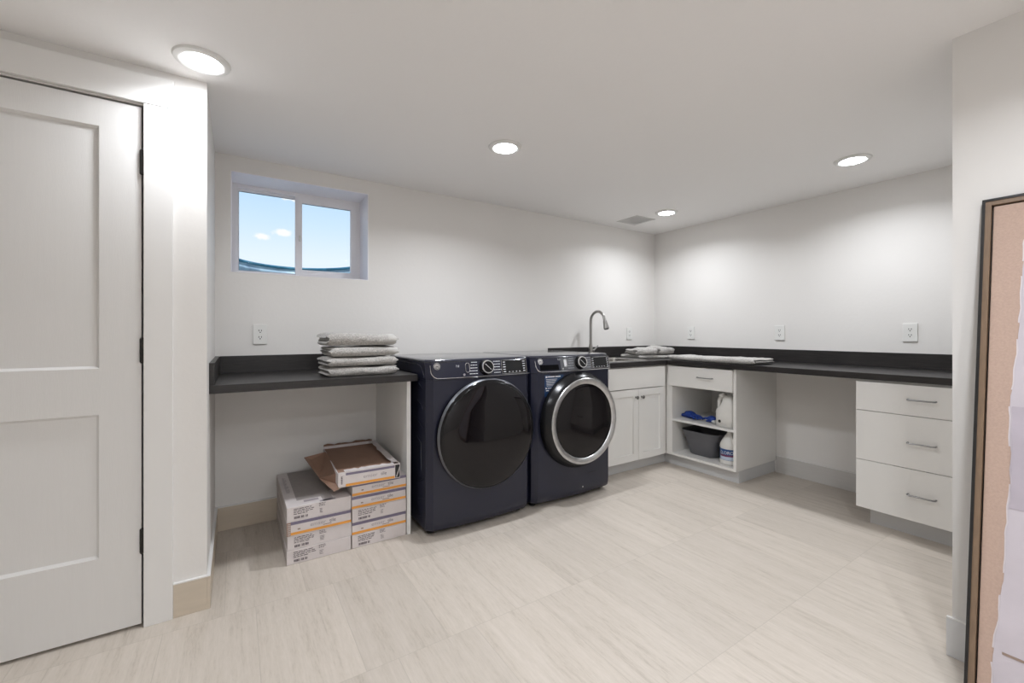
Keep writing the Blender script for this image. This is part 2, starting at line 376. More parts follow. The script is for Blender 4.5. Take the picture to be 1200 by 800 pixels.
# baseboards: tile plinths with a thin white bead on top
def baseboard(name, segs, m):
    b = B(); c = B()
    for s in segs:
        box(b, *s, 0.0005, .134, .0008); box(c, s[0], s[1], s[2], s[3], .1342, .139)
    o = struct(name, b, m); finish('cap_bead', c, 'trim', o); return o
g = .013
baseboard('baseboard_back', [(XR+.0001, -2.944, -g, -.0002)], 'beige_base')
baseboard('baseboard_left', [(XR, XR+g-.0005, DW-g, -g-.001), (-3.9755, XR-.0002, DW-g, DW-.0002)], 'beige_base')
baseboard('baseboard_right', [(-g, -.0002, -1.970, -1.229)], 'base_shaded')
baseboard('baseboard_near_right', [(NX-g, NX-.0002, YB, NY+g)], 'base_lit')

# window
w = B()
struct_win = None
fy0, fy1 = .225, .285
def ring4(bm, x0, x1, z0, z1, t, ya, yb, tb=None, bev=.002):
    tb = tb or t
    box(bm, x0, x0+t, ya, yb, z0, z1, bev); box(bm, x1-t, x1, ya, yb, z0, z1, bev)
    box(bm, x0+t-.001, x1-t+.001, ya, yb, z1-t, z1, bev); box(bm, x0+t-.001, x1-t+.001, ya, yb, z0, z0+tb, bev)
ring4(w, WX0, WX1, WZ0, WZ1, .028, fy0, fy1)
win = struct('window_1', w, 'vinyl')
# left fixed lite, right sliding sash standing a little proud
s = B(); ring4(s, WX0+.026, -3.395, WZ0+.026, WZ1-.026, .014, fy0+.022, fy1-.01, .016); finish('fixed_frame', s, 'vinyl', win)
s = B(); ring4(s, -3.425, WX1-.026, WZ0+.02, WZ1-.026, .042, fy0-.004, fy0+.024, .05); sash = finish('sliding_sash', s, 'vinyl', win)
s = B(); box(s, -3.404, -3.392, fy0-.012, fy0-.003, 1.775, 1.815, .003); lathe(s, [(0, -.004), (.008, -.002), (.008, .004), (0, .006)], T(-3.399, fy0-.012, 1.795) @ Matrix.Rotation(PI/2, 4, 'X'), 12); finish('sash_latch', s, 'plastic_white', sash)
s = B(); ring4(s, WX0+.039, -3.409, WZ0+.041, WZ1-.039, .003, fy0+.036, fy0+.044, bev=0); finish('gasket', s, 'gasket', win)
s = B(); box(s, -3.385, -3.037, fy0+.012, fy0+.016, WZ1-.0705, WZ1-.0675); finish('gasket', s, 'gasket', sash)
s = B(); box(s, WX0+.038, -3.407, fy0+.038, fy0+.041, WZ0+.04, WZ1-.038); finish('pane', s, 'glass', win)
s = B(); box(s, -3.386, WX1-.066, fy0+.014, fy0+.017, WZ0+.066, WZ1-.066); finish('pane', s, 'glass', sash)
s = B()
e = .004
box(s, WX0-.0005, WX0+e, -.0012, fy0, WZ0, WZ1); box(s, WX1-e, WX1+.0005, -.0012, fy0, WZ0, WZ1)
box(s, WX0, WX1, -.0012, fy0, WZ1-e, WZ1+.0005); box(s, WX0, WX1, -.0012, fy0, WZ0-.0005, WZ0+e)
struct('trim_2', s, 'reveal')

# corrugated window well outside and the ground round it
b = B(); n = 40; prof = []
zt = 1.682
zs = [zt-.012*i for i in range(0, 26)]
rows = []
def well_pt(a, r, z): return (-3.37+(.47+r)*math.cos(a), .302+(.645+r)*math.sin(a), z)
for i, z in enumerate(zs):
    rr = .0 if i == 0 else .014*math.sin(i*PI/2.6)
    rows.append([b.verts.new(well_pt(PI*k/n, rr, z)) for k in range(n+1)])
for A, D in zip(rows[:-1], rows[1:]):
    for k in range(n): b.faces.new((A[k], A[k+1], D[k+1], D[k]))
wm = finish('window_well', b, 'well', origin=(-3.37, .302, zt-.3), smooth=True, ang=80)
md = wm.modifiers.new('thick', 'SOLIDIFY'); md.thickness = .004; md.offset = 0
meta(wm, 'curved blue-grey corrugated steel window well seen outside through the small high window', 'window well')
b = B(); tube(b, [well_pt(PI*k/n, .002, zt+.002) for k in range(n+1)], .011, 8); finish('rolled_rim', b, 'wellrim', wm, smooth=True)
b = B(); prism(b, [(-3.37+.50*math.cos(PI*k/20), .302+.675*math.sin(PI*k/20)) for k in range(21)][::1], 'z', 1.30, 1.38); o = struct('trim_3', b, 'gravel')
b = B()
pts_in = [(-3.37+.505*math.cos(PI*k/20), .302+.68*math.sin(PI*k/20)) for k in range(21)]
pts_out = [(-3.37+4*math.cos(PI*k/20), .302+4*math.sin(PI*k/20)) for k in range(21)]
for k in range(20):
    for zz in (1.60,):
        v = [b.verts.new((*p, zz)) for p in (pts_in[k], pts_in[k+1], pts_out[k+1], pts_out[k])]; b.faces.new(v[::-1])
        v2 = [b.verts.new((*p, zz-.25)) for p in (pts_in[k], pts_in[k+1], pts_out[k+1], pts_out[k])]; b.faces.new(v2)
o = struct('trim_4', b, 'gravel')

# ------------------------------------------------------------------ ceiling lights
def downlight(x, y, label, k=1.0):
    r = thing('ceiling_light', (x, y, H), label, 'ceiling light', 'recessed ceiling downlights')
    b = B(); lathe(b, [(.0625, -.008), (.068, -.0115), (.078, -.013), (.090, -.008), (.0935, -.001), (.0935, .0), (.066, 0)], T(x, y, H), 56, caps=False)
    finish('trim_ring', b, 'plastic_white', r, smooth=True)
    b = B(); lathe(b, [(0, -.017), (.03, -.0165), (.05, -.0145), (.060, -.011), (.063, -.0078)], T(x, y, H), 48, caps=False)
    bmesh.ops.reverse_faces(b, faces=b.faces)
    finish('lens', b, 'lens', r, smooth=True)
    ld = bpy.data.lights.new('downlight', 'AREA'); ld.shape = 'DISK'; ld.size = .13; ld.energy = LAMP_W*k; ld.color = LAMP_COL; ld.spread = math.radians(150)
    lo = bpy.data.objects.new('downlight_lamp', ld); C.objects.link(lo); lo.parent = r; lo.location = (0, 0, -.019)
    return r
for x, y, l, k_ in ((-3.872, -.984, 'round recessed ceiling downlight above the panelled white door, the nearest one', .42),
                (-2.487, -.967, 'round recessed ceiling downlight above the two dark machines, nearest the middle of the ceiling', 1.05),
                (-.624, -1.956, 'round recessed ceiling downlight over the knee space of the long desk counter', .66),
                (-.616, -.617, 'round recessed ceiling downlight in the far corner beside the square vent', .68),
                (-2.42, -2.93, 'round recessed ceiling downlight behind the camera in the middle', .88),
                (-3.6, -3.9, 'added unseen ceiling downlight behind the camera to the left, for bounce light', 2.3)):  # extra unseen lamp, added so that its bounce lifts the ceiling
    downlight(x, y, l, k_)

# square ceiling vent
r = thing('ceiling_vent', (-.63, -.29, H), 'square white ceiling vent grille in the far corner', 'vent')
b = B(); ring4(b, -.125, .125, -.125, .125, .022, -.004, 0, bev=.001)
bmesh.ops.transform(b, matrix=T(-.63, -.29, H) @ Matrix.Rotation(PI/2, 4, 'X') @ Matrix.Rotation(0, 4, 'Z'), verts=b.verts)
bmesh.ops.transform(b, matrix=T(0, 0, -.0002), verts=b.verts)
finish('vent_frame', b, 'vent', r)
b = B()
for k in range(11):
    yy = -.29-.095+k*.019; boxm(b, T(-.63, yy, H-.0035) @ Matrix.Rotation(.12, 4, 'X'), .206, .0145, .0012)
finish('louvers', b, 'vent', r)
b = B(); box(b, -.735, -.525, -.395, -.185, H-.0015, H-.0003); finish('duct_back', b, 'ventdark', r)

# ------------------------------------------------------------------ outlets
def outlet(px, pz, wall, label, cover=True):
    loc = (px, -.0005, pz) if wall == 'A' else (-.0005, px, pz)
    r = thing('wall_outlet', loc, label, 'outlet', 'white duplex wall outlets')
    R = T(*loc) @ (Matrix.Identity(4) if wall == 'A' else Matrix.Rotation(-PI/2, 4, 'Z'))   # local: x right, -y into room
    def tr(bm): bmesh.ops.transform(bm, matrix=R, verts=bm.verts); return bm
    b = B(); box(b, -.0375, .0375, -.0075, 0, -.060, .060, .0018); finish('cover_plate', tr(b), 'plastic_white', r)
    b = B()
    for s in (-1, 1): prism(b, [(.0165*math.cos(a)*(1.0), s*.0195+max(-.0135, min(.0135, .0165*math.sin(a)))) for a in [2*PI*k/20 for k in range(20)]], 'y', -.0083, -.005)
    f = finish('receptacle', tr(b), 'plastic_white', r)
    b = B()
    for s in (-1, 1):
        for q in (-1, 1): box(b, q*.0065-.0017, q*.0065+.0017, -.0088, -.007, s*.0195-.001, s*.0195+.0085)
        prism(b, [(.0034*math.cos(a), s*.0195-.0075+.0034*math.sin(a)) for a in [2*PI*k/10 for k in range(10)]], 'y', -.0088, -.007)
    prism(b, [(.002*math.cos(a), .002*math.sin(a)) for a in [2*PI*k/8 for k in range(8)]], 'y', -.0068, -.0055)
    finish('slots', tr(b), 'slot', f)
outlet(-3.640, 1.142, 'A', 'white duplex outlet above the dark left shelf, under the window')
outlet(-.40, 1.142, 'A', 'white duplex outlet on the window wall between the tap and the far corner')
outlet(-.435, 1.148, 'B', 'white duplex outlet on the right wall nearest the far corner')
outlet(-1.252, 1.150, 'B', 'white duplex outlet in the middle of the right wall above the desk counter')
outlet(-2.063, 1.153, 'B', 'white duplex outlet above the drawer cabinet, farthest from the far corner')

# ------------------------------------------------------------------ left shelf
r = thing('shelf_counter', (-3.37, -.33, .876), 'dark charcoal laminate shelf counter left of the dryer, carrying stacked towels', 'countertop')
b = B(); box(b, XR+.0005, -2.889, -.665, -.0005, .876, .914, .0012); finish('worktop', b, 'lam_x', r)
b = B(); box(b, XR+.0225, -2.889, -.0215, -.0005, .9142, 1.0155, .001); finish('backsplash', b, 'lam_x', r)
b = B(); box(b, XR+.0005, XR+.0215, -.664, -.0005, .9142, 1.0155, .001); finish('side_splash', b, 'lam_y', r)
p = B(); box(p, -2.944, -2.922, -.642, -.0005, 0.0005, .8755, .001)
o = finish('support_panel', p, 'cab', origin=(-2.933, -.32, 0)); meta(o, 'white upright end panel holding up the shelf counter beside the dryer', 'panel')

# ------------------------------------------------------------------ long L counter with sink cut-out
r = thing('corner_counter', (-.63, -.63, .876), 'dark charcoal L-shaped laminate counter along both far walls', 'countertop')
SX0, SX1, SY0, SY1 = -1.285, -.765, -.52, -.15
b = B()
for x0, x1, ya, yb in ((-1.44, SX0, -.635, -.0005), (SX1, -.0005, -.635, -.0005), (SX0, SX1, -.635, SY0), (SX0, SX1, SY1, -.0005)):
    box(b, x0, x1, ya, yb, .876, .914)
finish('worktop', b, 'lam_x', r)
b = B(); box(b, -.635, -.0005, -2.5835, -.635, .876, .914); finish('worktop', b, 'lam_y', r)
b = B(); box(b, -1.44, -.0005, -.0215, -.0005, .9142, 1.0155, .001); finish('backsplash', b, 'lam_x', r)
b = B(); box(b, -.0215, -.0005, -2.5835, -.0217, .9142, 1.0155, .001); finish('backsplash', b, 'lam_y', r)

# sink
r = thing('laundry_sink', (-1.025, -.335, .914), 'stainless steel drop-in sink set into the counter right of the washer', 'sink')
def rrect(x0, x1, ya, yb, rad, n=6):
    out = []
    for cx_, cy_, a0 in ((x1-rad, yb-rad, 0), (x0+rad, yb-rad, PI/2), (x0+rad, ya+rad, PI), (x1-rad, ya+rad, 3*PI/2)):
        for k in range(n+1): a = a0+PI/2*k/n; out.append((cx_+rad*math.cos(a), cy_+rad*math.sin(a)))
    return out
b = B(); rings = []
for ins, z, rad in ((-.022, .9145, .04), (-.018, .9165, .04), (.002, .9165, .035), (.008, .912, .03), (.014, .74, .05), (.06, .73, .03)):
    rings.append([b.verts.new((x, y, z)) for x, y in rrect(SX0+ins, SX1-ins, SY0+ins, SY1-ins, rad)])
for A, D in zip(rings[:-1], rings[1:]):
    for k in range(len(A)): b.faces.new((A[k], A[(k+1) % len(A)], D[(k+1) % len(A)], D[k]))
b.faces.new(rings[-1])
finish('basin', b, 'steel', r, smooth=True)
b = B(); lathe(b, [(0, .004), (.03, .004), (.042, .0), (.044, -.0)], T(-1.025, -.335, .731), 24, caps=False); finish('drain', b, 'chrome', r, smooth=True)

# faucet
FX, FY = -1.01, -.09
r = thing('gooseneck_faucet', (FX, FY, .914), 'brushed nickel gooseneck tap with pull-down spray head behind the washer', 'faucet')
b = B(); lathe(b, [(0, 0.0005), (.027, .0005), (.027, .006), (.021, .012), (.0205, .05), (.019, .10), (.0135, .135), (.0125, .17), (0, .17)], T(FX, FY, .914), 24)
finish('base', b, 'nickel', r, smooth=True)
b = B(); pts = [(FX, FY, 1.06), (FX, FY, 1.15), (FX, FY, 1.24)]
R_ = .088
for k in range(1, 15):
    a = PI-k*(PI*.94)/14; pts.append((FX, FY-R_-R_*math.cos(a), 1.255+R_*math.sin(a)))
tube(b, pts, .0122, 14); finish('neck', b, 'nickel', r, smooth=True)
e_ = Vector(pts[-1]); dr = (Vector(pts[-1])-Vector(pts[-2])).normalized()
b = B(); tube(b, [e_-dr*.005, e_+dr*.012, e_+dr*.02, e_+dr*.06, e_+dr*.085, e_+dr*.09], [.013, .0145, .018, .0225, .025, .022], 20)
sh = finish('spray_head', b, 'nickel', r, smooth=True)
b = B(); tube(b, [e_+dr*.0895, e_+dr*.094], [.021, .019], 18); finish('nozzle', b, 'black', sh)
b = B(); tube(b, [(FX, FY, .985), (FX+.04, FY, .99)], .012, 12); tube(b, [(FX+.04, FY, .99), (FX+.075, FY+.005, 1.012), (FX+.10, FY+.01, 1.03)], [.008, .0065, .005], 10)
finish('lever', b, 'nickel', r, smooth=True)

# ------------------------------------------------------------------ cabinets
def bar_pull_Y(parent, yc, z, xf, L=.114):           # pull on a front that faces -x, running along y
    b = B(); a = L/2
    tube(b, [(xf+.001, yc-a, z), (xf-.018, yc-a, z), (xf-.026, yc-a+.008, z), (xf-.027, yc-a+.03, z), (xf-.027, yc+a-.03, z), (xf-.026, yc+a-.008, z), (xf-.018, yc+a, z), (xf+.001, yc+a, z)], .0045, 8)
    o = finish('pull_handle', b, 'pull', parent, smooth=True); o['label'] = 'slim metal bar pull'; return o
def shaker(bm, x0, x1, z0, z1, yf, th=.019, w=.057, rec=.008):
    box(bm, x0+.002, x1-.002, yf+rec, yf+th, z0+.002, z1-.002)
    box(bm, x0, x0+w, yf, yf+th, z0, z1, .0008); box(bm, x1-w, x1, yf, yf+th, z0, z1, .0008)
    box(bm, x0+w, x1-w, yf, yf+rec+.002, z1-w, z1); box(bm, x0+w, x1-w, yf, yf+rec+.002, z0, z0+w)
# sink base
r = thing('sink_cabinet', (-1.0, -.3, 0), 'white sink base cabinet with two shaker doors and round knobs beside the washer', 'cabinet')
b = B(); box(b, -1.42, -1.402, -.60, -.002, .1, .8755); box(b, -.66, -.602, -.60, -.002, .1, .8755); box(b, -1.402, -.66, -.60, -.002, .1, .118); box(b, -1.402, -.66, -.016, -.002, .118, .8755)
box(b, -1.402, -1.36, -.60, -.58, .118, .8755); box(b, -1.36, -.66, -.60, -.58, .69, .71); box(b, -1.36, -.66, -.60, -.58, .855, .8755)
finish('carcass', b, 'cab', r)
b = B(); box(b, -1.42, -.5405, -.54, -.525, .0005, .1); finish('toe_kick', b, 'kick', r)
b = B(); box(b, -1.345, -.640, -.620, -.601, .694, .866, .0012); finish('false_front', b, 'cab', r)
for x0, x1, kx in ((-1.325, -.9795, -1.012), (-.9755, -.651, -.942)):
    b = B(); shaker(b, x0, x1, .105, .688, -.620); dd = finish('door', b, 'cab', r)
    b = B(); lathe(b, [(0, 0), (.009, 0), (.006, .004), (.0055, .012), (.012, .017), (.0145, .022), (.013, .027), (0, .029)], T(kx, -.6202, .622) @ Matrix.Rotation(PI/2, 4, 'X'), 20)
    finish('knob', b, 'nickel', dd, smooth=True)['label'] = 'round nickel knob'
# open shelf cabinet
r = thing('open_shelf_cabinet', (-.31, -.92, 0), 'white open cabinet with one drawer and two shelves holding bin and bottles', 'cabinet')
b = B()
box(b, -.60, -.002, -1.225, -1.203, .1, .8755, .0008); box(b, -.60, -.002, -.662, -.6025, .1, .8755)
box(b, -.60, -.002, -1.203, -.662, .1, .119); box(b, -.016, -.002, -1.203, -.662, .119, .8755); box(b, -.60, -.016, -1.203, -.662, .695, .708)
finish('carcass', b, 'cab', r)
b = B(); box(b, -.598, -.017, -1.2025, -.6625, .395, .413, .0006); finish('shelf', b, 'cabin', r)
b = B(); box(b, -.54, -.525, -1.211, -.5255, .0005, .0998); box(b, -.525, -.003, -1.211, -1.197, .0005, .0998)
finish('toe_kick', b, 'kick', r)
b = B(); box(b, -.6205, -.601, -1.204, -.636, .7005, .869, .0012); dr_ = finish('drawer', b, 'cab', r)
bar_pull_Y(dr_, -.985, .79, -.6205, .128)
# drawer cabinet
r = thing('drawer_cabinet', (-.31, -2.27, 0), 'white three-drawer cabinet under the right end of the desk counter', 'cabinet')
b = B(); box(b, -.60, -.002, -2.57, -1.972, .11, .8755, .0008); finish('carcass', b, 'cab', r)
b = B(); box(b, -.525, -.003, -2.57, -2.012, .0005, .11); finish('toe_kick', b, 'kick', r)
for z0, z1, pz in ((.6925, .862, .781), (.398, .6895, .542), (.111, .395, .256)):
    b = B(); box(b, -.6205, -.601, -2.568, -1.972, z0, z1, .0012); dd = finish('drawer', b, 'cab', r); bar_pull_Y(dd, -2.267, pz, -.6205, .114)

# ------------------------------------------------------------------ washer and dryer
HW = .35
def yf(x, z):        # bowed front; the console leans back, the skirt tucks in
    u = max(-1, min(1, x/HW)); y = -.768-.022*(1-u*u)
    if z > .895: y += (z-.895)*.20
    if z < .10: y += (.10-z)**2*3.0
    return y
def con(cx, x, z, off): return (cx+x, yf(x, z)-off, z)
def machine(cx, name, label, cat, washer):
    r = thing(name, (cx, -.42, 0), label, cat)
    # body: stacked outlines with rounded vertical corners
    def outline(ins, z, back=-.08):
        pts = []; nn = 22; rc = .028
        for k in range(nn+1):
            x = -HW+2*HW*k/nn; e = max(0, rc-(HW-abs(x)))
            y = yf(x, z)+(rc-math.sqrt(max(0, rc*rc-e*e)))
            pts.append((x*(1-ins/HW), y+ins))
        pts = [(-HW+ins, yf(-HW, z)+rc+ins*.5)]+pts[1:-1]+[(HW-ins, yf(HW, z)+rc+ins*.5)]
        pts += [(HW-ins, back-ins), (-HW+ins, back-ins)]
        return [(cx+x, y, z) for x, y in pts]
    b = B(); rings = []
    lv = [(.020, .030), (.006, .034), (0, .045), (0, .07), (0, .10), (0, .3), (0, .6), (0, .885), (.0025, .8855), (.0025, .8875), (0, .888), (0, .93), (0, .96), (0, .982)]
    for ins, z in lv: rings.append([b.verts.new(p) for p in outline(ins, z)])
    for A, D in zip(rings[:-1], rings[1:]):
        for k in range(len(A)): b.faces.new((A[k], A[(k+1) % len(A)], D[(k+1) % len(A)], D[k]))
    b.faces.new(rings[0][::-1]); b.faces.new(rings[-1])
    finish('cabinet_body', b, 'navy', r, smooth=True, ang=30)
    b = B(); rings = []
    for ins, z in ((.001, .9822), (-.001, .986), (.0, .993), (.005, .999), (.014, 1.001)): rings.append([b.verts.new(p) for p in outline(ins, z)])
    for A, D in zip(rings[:-1], rings[1:]):
        for k in range(len(A)): b.faces.new((A[k], A[(k+1) % len(A)], D[(k+1) % len(A)], D[k]))
    b.faces.new(rings[0][::-1]); b.faces.new(rings[-1])
    finish('top_panel', b, 'navytop', r, smooth=True, ang=30)
    for sx in (-1, 1):
        for yy in (-.68, -.14):
            b = B(); lathe(b, [(0, 0), (.022, 0), (.022, .008), (.012, .012), (.012, .031), (0, .031)], T(cx+sx*.30, yy, .0003), 16); finish('foot', b, 'black', r)
    # embossed ribs on the sides
    for sx in ((-1,) if not washer else ()):
        xs = cx+sx*(HW-.0005)
        for P in ([(-.63, .862), (-.705, .830)], [(-.61, .76), (-.665, .745), (-.705, .716)], [(-.60, .655), (-.705, .610)], [(-.60, .548), (-.672, .520), (-.675, .36)], [(-.615, .292), (-.66, .303), (-.712, .326)], [(-.615, .182), (-.712, .216)], [(-.615, .09), (-.712, .11)]):
            for off in (0,):
                pts = []
                for (ya, za), (yb, zb) in zip(P[:-1], P[1:]):
                    for q in range(5): pts.append((xs, ya+(yb-ya)*q/5, za+(zb-za)*q/5))
                pts.append((xs, *P[-1])); b = B(); tube(b, pts, [.001]+[.0030]*(len(pts)-2)+[.001], 6); finish('side_rib', b, 'navytop', r, smooth=True)
        # raised line along the top edge of the side
        b = B(); tube(b, [(xs, -.12, .968), (xs, -.60, .968), (xs, -.66, .962), (xs, -.715, .91), (xs, -.72, .895)], .0028, 6)
        finish('side_edge_line', b, 'navytop', r, smooth=True)
    # chrome line under the console
    b = B(); pts = []
    zl = .8935
    for k in range(0, 7):
        a = PI+PI/2*k/6; pts.append(con(cx, -.285+.045*math.cos(a), zl+.045+.045*math.sin(a), .001))
    for k in range(1, 24): pts.append(con(cx, -.285+.62*k/23, zl, .001))
    pts = [con(cx, -.331, .968, .001)]+pts
    tube(b, pts, [.0008]+[.0022]*6+[.0022]*(len(pts)-7), 6); finish('console_trim', b, 'chrome', r, smooth=True)
    # emblem
    ex, ez = -.292, .950+.012
    b = B()
    Rm = Matrix.Rotation(PI/2, 4, 'X')
    m = T(*con(cx, ex, ez, .0004)) @ Matrix.Rotation(-.2, 4, 'X') @ Rm
    lathe(b, [(.0165, 0), (.0175, .002), (.0195, .002), (.0205, 0)], m, 32, caps=False)
    lathe(b, [(0, .0015), (.0140, .0015), (.0148, 0)], m, 32, caps=False)
    em = finish('round_emblem', b, 'chrome', r, smooth=True)
    tb = text_bm('ge', .021, lambda u, v: con(cx, ex+u, ez+v, .0030)); finish('emblem_letters', tb, 'console', em)
    tb = text_bm('7.8' if not washer else 'UltraFresh' if False else '5.0', .017, lambda u, v: con(cx, (-.17 if not washer else -.145)+u, (.958 if not washer else .972)+v, .0012)); finish('capacity_print', tb, 'ink', r)
    def decal(bm, x, z, w, h, off=.0009):
        n = max(1, int(w/.03)); 
        for k in range(n):
            xa, xb = x-w/2+w*k/n, x-w/2+w*(k+1)/n
            v = [bm.verts.new(con(cx, xx, zz, off)) for xx, zz in ((xa, z-h/2), (xb, z-h/2), (xb, z+h/2), (xa, z+h/2))]; bm.faces.new(v)
    # power button
    bx = -.108 if not washer else -.094
    b = B(); pts = []
    for k in range(24):
        a = 2*PI*k/24; pts.append(con(cx, bx+.013*math.cos(a), .948+.013*math.sin(a)+(.014 if math.sin(a) > 0 else -.014), .0018))
    tube(b, pts, .0018, 6, closed=True); pb = finish('power_button', b, 'chrome', r, smooth=True)
    if washer:
        b = B(); v = [b.verts.new(con(cx, bx+.010*math.cos(2*PI*k/24), .948+.010*math.sin(2*PI*k/24)+(.013 if math.sin(2*PI*k/24) > 0 else -.013), .0015)) for k in range(24)]; b.faces.new(v)
        finish('button_face', b, 'ink', pb)
    # small round sensor
    b = B(); lathe(b, [(0, .002), (.006, .002), (.0075, 0)], T(*con(cx, -.131 if not washer else -.118, .9085, .0)) @ Rm, 16, caps=False); finish('small_button', b, 'ring', r, smooth=True)
    # knob
    kx = .012 if not washer else .035; kz = .944
    mk = T(*con(cx, kx, kz, -.002)) @ Matrix.Rotation(-.2, 4, 'X') @ Rm
    b = B(); lathe(b, [(0, 0), (.046, 0), (.047, .006), (.043, .012), (.040, .030), (.038, .034), (0, .034)], mk, 40); kn = finish('dial', b, 'blackgloss', r, smooth=True)
    b = B(); lathe(b, [(.0325, .034), (.0335, .0365), (.0385, .0365), (.0405, .033), (.0405, .030)], mk, 40, caps=False); finish('dial_ring', b, 'chrome', kn, smooth=True)
    b = B(); boxm(b, mk @ T(0, 0, .0365) @ Matrix.Rotation(-.75, 4, 'Z'), .052, .0022, .0015); finish('dial_pointer', b, 'ink', kn)
    # cycle names printed either side of the dial
    rr = random.Random(3)
    for side in (-1, 1):
        b = B()
        for k in range(5):
            w = .030+rr.random()*.022; z = .978-.0165*k
            inner = kx+side*(.056)
            x = inner+side*w/2; 
            q = inner; 
            while abs(q-inner) < w:
                l = .006+rr.random()*.010; decal(b, q+side*l/2, z, l, .0042); q += side*(l+.0022)
        finish('cycle_print', b, 'ink' if not washer else 'ink_dim', r)
    # display
    dx0, dx1, dz0, dz1 = (.125, .318, .902, .982) if not washer else (.140, .335, .902, .978)
    b = B(); n = 8
    for k in range(n):
        xa, xb = dx0+(dx1-dx0)*k/n, dx0+(dx1-dx0)*(k+1)/n
        v = [b.verts.new(con(cx, xx, zz, .0012)) for xx, zz in ((xa, dz0), (xb, dz0), (xb, dz1), (xa, dz1))]; b.faces.new(v)
    dp = finish('display', b, 'blackgloss', r)
    b = B(); pts = [con(cx, dx0+(dx1-dx0)*k/8, dz0, .002) for k in range(9)]+[con(cx, dx1, dz1, .002)]+[con(cx, dx1-(dx1-dx0)*k/8, dz1, .002) for k in range(1, 9)]
    tube(b, pts, .0016, 6, closed=True); finish('display_border', b, 'chrome', dp, smooth=True)
    for xx in (dx0+.02, dx1-.02):
        b = B()
        for k in range(5): decal(b, xx, dz1-.011-k*.0145, .014+.006*rr.random(), .004, .0018)
        finish('display_icons', b, 'ink', dp)
    b = B()
    for k in range(4): decal(b, dx0+.055+k*.027, dz0+.009, .010, .004, .0018)
    finish('display_icons', b, 'ink', dp)
    # door
    dxc, dzc = (.016, .558) if not washer else (.014, .558)
    md = T(cx+dxc, -.786, dzc) @ Rm
    if not washer:
        b = B(); lathe(b, [(.322, 0), (.322, .018), (.318, .032), (.308, .044), (.296, .050), (.290, .050)], md, 96, caps=False); dr = finish('door', b, 'blackgloss', r, smooth=True, ang=50)
        b = B(); lathe(b, [(.292, .050), (.285, .053), (.20, .0570), (.10, .0590), (0, .0595)], md, 96, caps=False); finish('door_glass', b, 'doorglass', dr, smooth=True)
        b = B(); lathe(b, [(.3225, .016), (.3245, .020), (.3195, .033), (.316, .036)], md, 96, caps=False); finish('rim_highlight', b, 'sheen_grey', dr, smooth=True)  # grey ring put in for the highlight on the black rim
    else:
        b = B(); lathe(b, [(.326, 0), (.326, .016), (.320, .030), (.303, .058), (.292, .074), (.288, .076), (.246, .070), (.240, .060)], md, 96, caps=False); dr = finish('door', b, 'blacksatin', r, smooth=True, ang=50)
        b = B(); lathe(b, [(.289, .0768), (.286, .0810), (.278, .0825), (.254, .0765), (.249, .071)], md, 96, caps=False); finish('chrome_ring', b, 'ring', dr, smooth=True)['label'] = 'broad satin chrome ring'
        b = B(); lathe(b, [(.250, .064), (.22, .069), (.12, .073), (0, .074)], md, 96, caps=False); finish('door_glass', b, 'doorglass', dr, smooth=True)
        # detergent drawer with dark grip slot
        b = B(); n = 6; x0, x1 = -.298, -.152
        for k in range(n):
            xa, xb = x0+(x1-x0)*k/n, x0+(x1-x0)*(k+1)/n
            v = [b.verts.new(con(cx, xx, zz, .0014)) for xx, zz in ((xa, .905), (xb, .905), (xb, .939), (xa, .939))]; b.faces.new(v)
        finish('drawer_grip', b, 'pitch', r)
        b = B(); n = 10; x0, x1 = -.135, .139
        for k in range(n):
            xa, xb = x0+(x1-x0)*k/n, x0+(x1-x0)*(k+1)/n
            v = [b.verts.new(con(cx, xx, zz, .0006)) for xx, zz in ((xa, .899), (xb, .899), (xb, .983), (xa, .983))]; b.faces.new(v)
        finish('console_reflection', b, 'sheen_grey', r)  # flat grey patch painted in for the reflection on the console
        # blue information sticker
        sx0, sx1, sz0, sz1 = -.268, -.125, .730, .872
        b = B(); v = [b.verts.new(con(cx, xx, zz, .0008)) for xx, zz in ((sx0, sz0), (sx0+.06, sz0-.0), (sx0+.075, sz0+.055), (sx1, sz1-.03), (sx1+.01, sz1), (sx0, sz1))]; b.faces.new(v)
        st = finish('info_sticker', b, 'sticker', r); st['label'] = 'blue sticker with small white print'
        b = B()
        decal(b, sx0+.014, sz1-.012, .013, .012, .0014)
        for x_, w_ in ((.052, .055), (.105, .042)): decal(b, sx0+x_, sz1-.011, w_, .0075, .0014)
        for k in range(6): decal(b, sx0+.010+.045-.003*k, sz1-.028-.0085*k, .088-.008*k, .003, .0014)
        decal(b, sx0+.012, sz1-.086, .009, .009, .0014); decal(b, sx0+.038, sz1-.085, .032, .004, .0014); decal(b, sx0+.022, sz1-.101, .022, .006, .0014)
        finish('sticker_print', b, 'ink', st)
        b = B()
        for k in range(5): decal(b, .318, .862-.011*k, .014, .0055, .001)
        finish('edge_label', b, 'ink_dim', r)
        # little service flap at the bottom right
        b = B(); tube(b, [con(cx, .10+.012*k, .172, .0006) for k in range(8)], .0016, 6); finish('service_flap_line', b, 'black', r)
        b = B(); lathe(b, [(0, .002), (.005, .002), (.006, 0)], T(*con(cx, .055, .085, 0)) @ Rm, 12, caps=False); finish('small_badge', b, 'ring', r)
    return r
machine(-2.520, 'clothes_dryer', 'dark navy front-loading dryer with solid black round door, left of the pair', 'dryer', False)
machine(-1.797, 'washing_machine', 'dark navy front-loading washer with broad chrome ring on its door and blue sticker', 'washing machine', True)

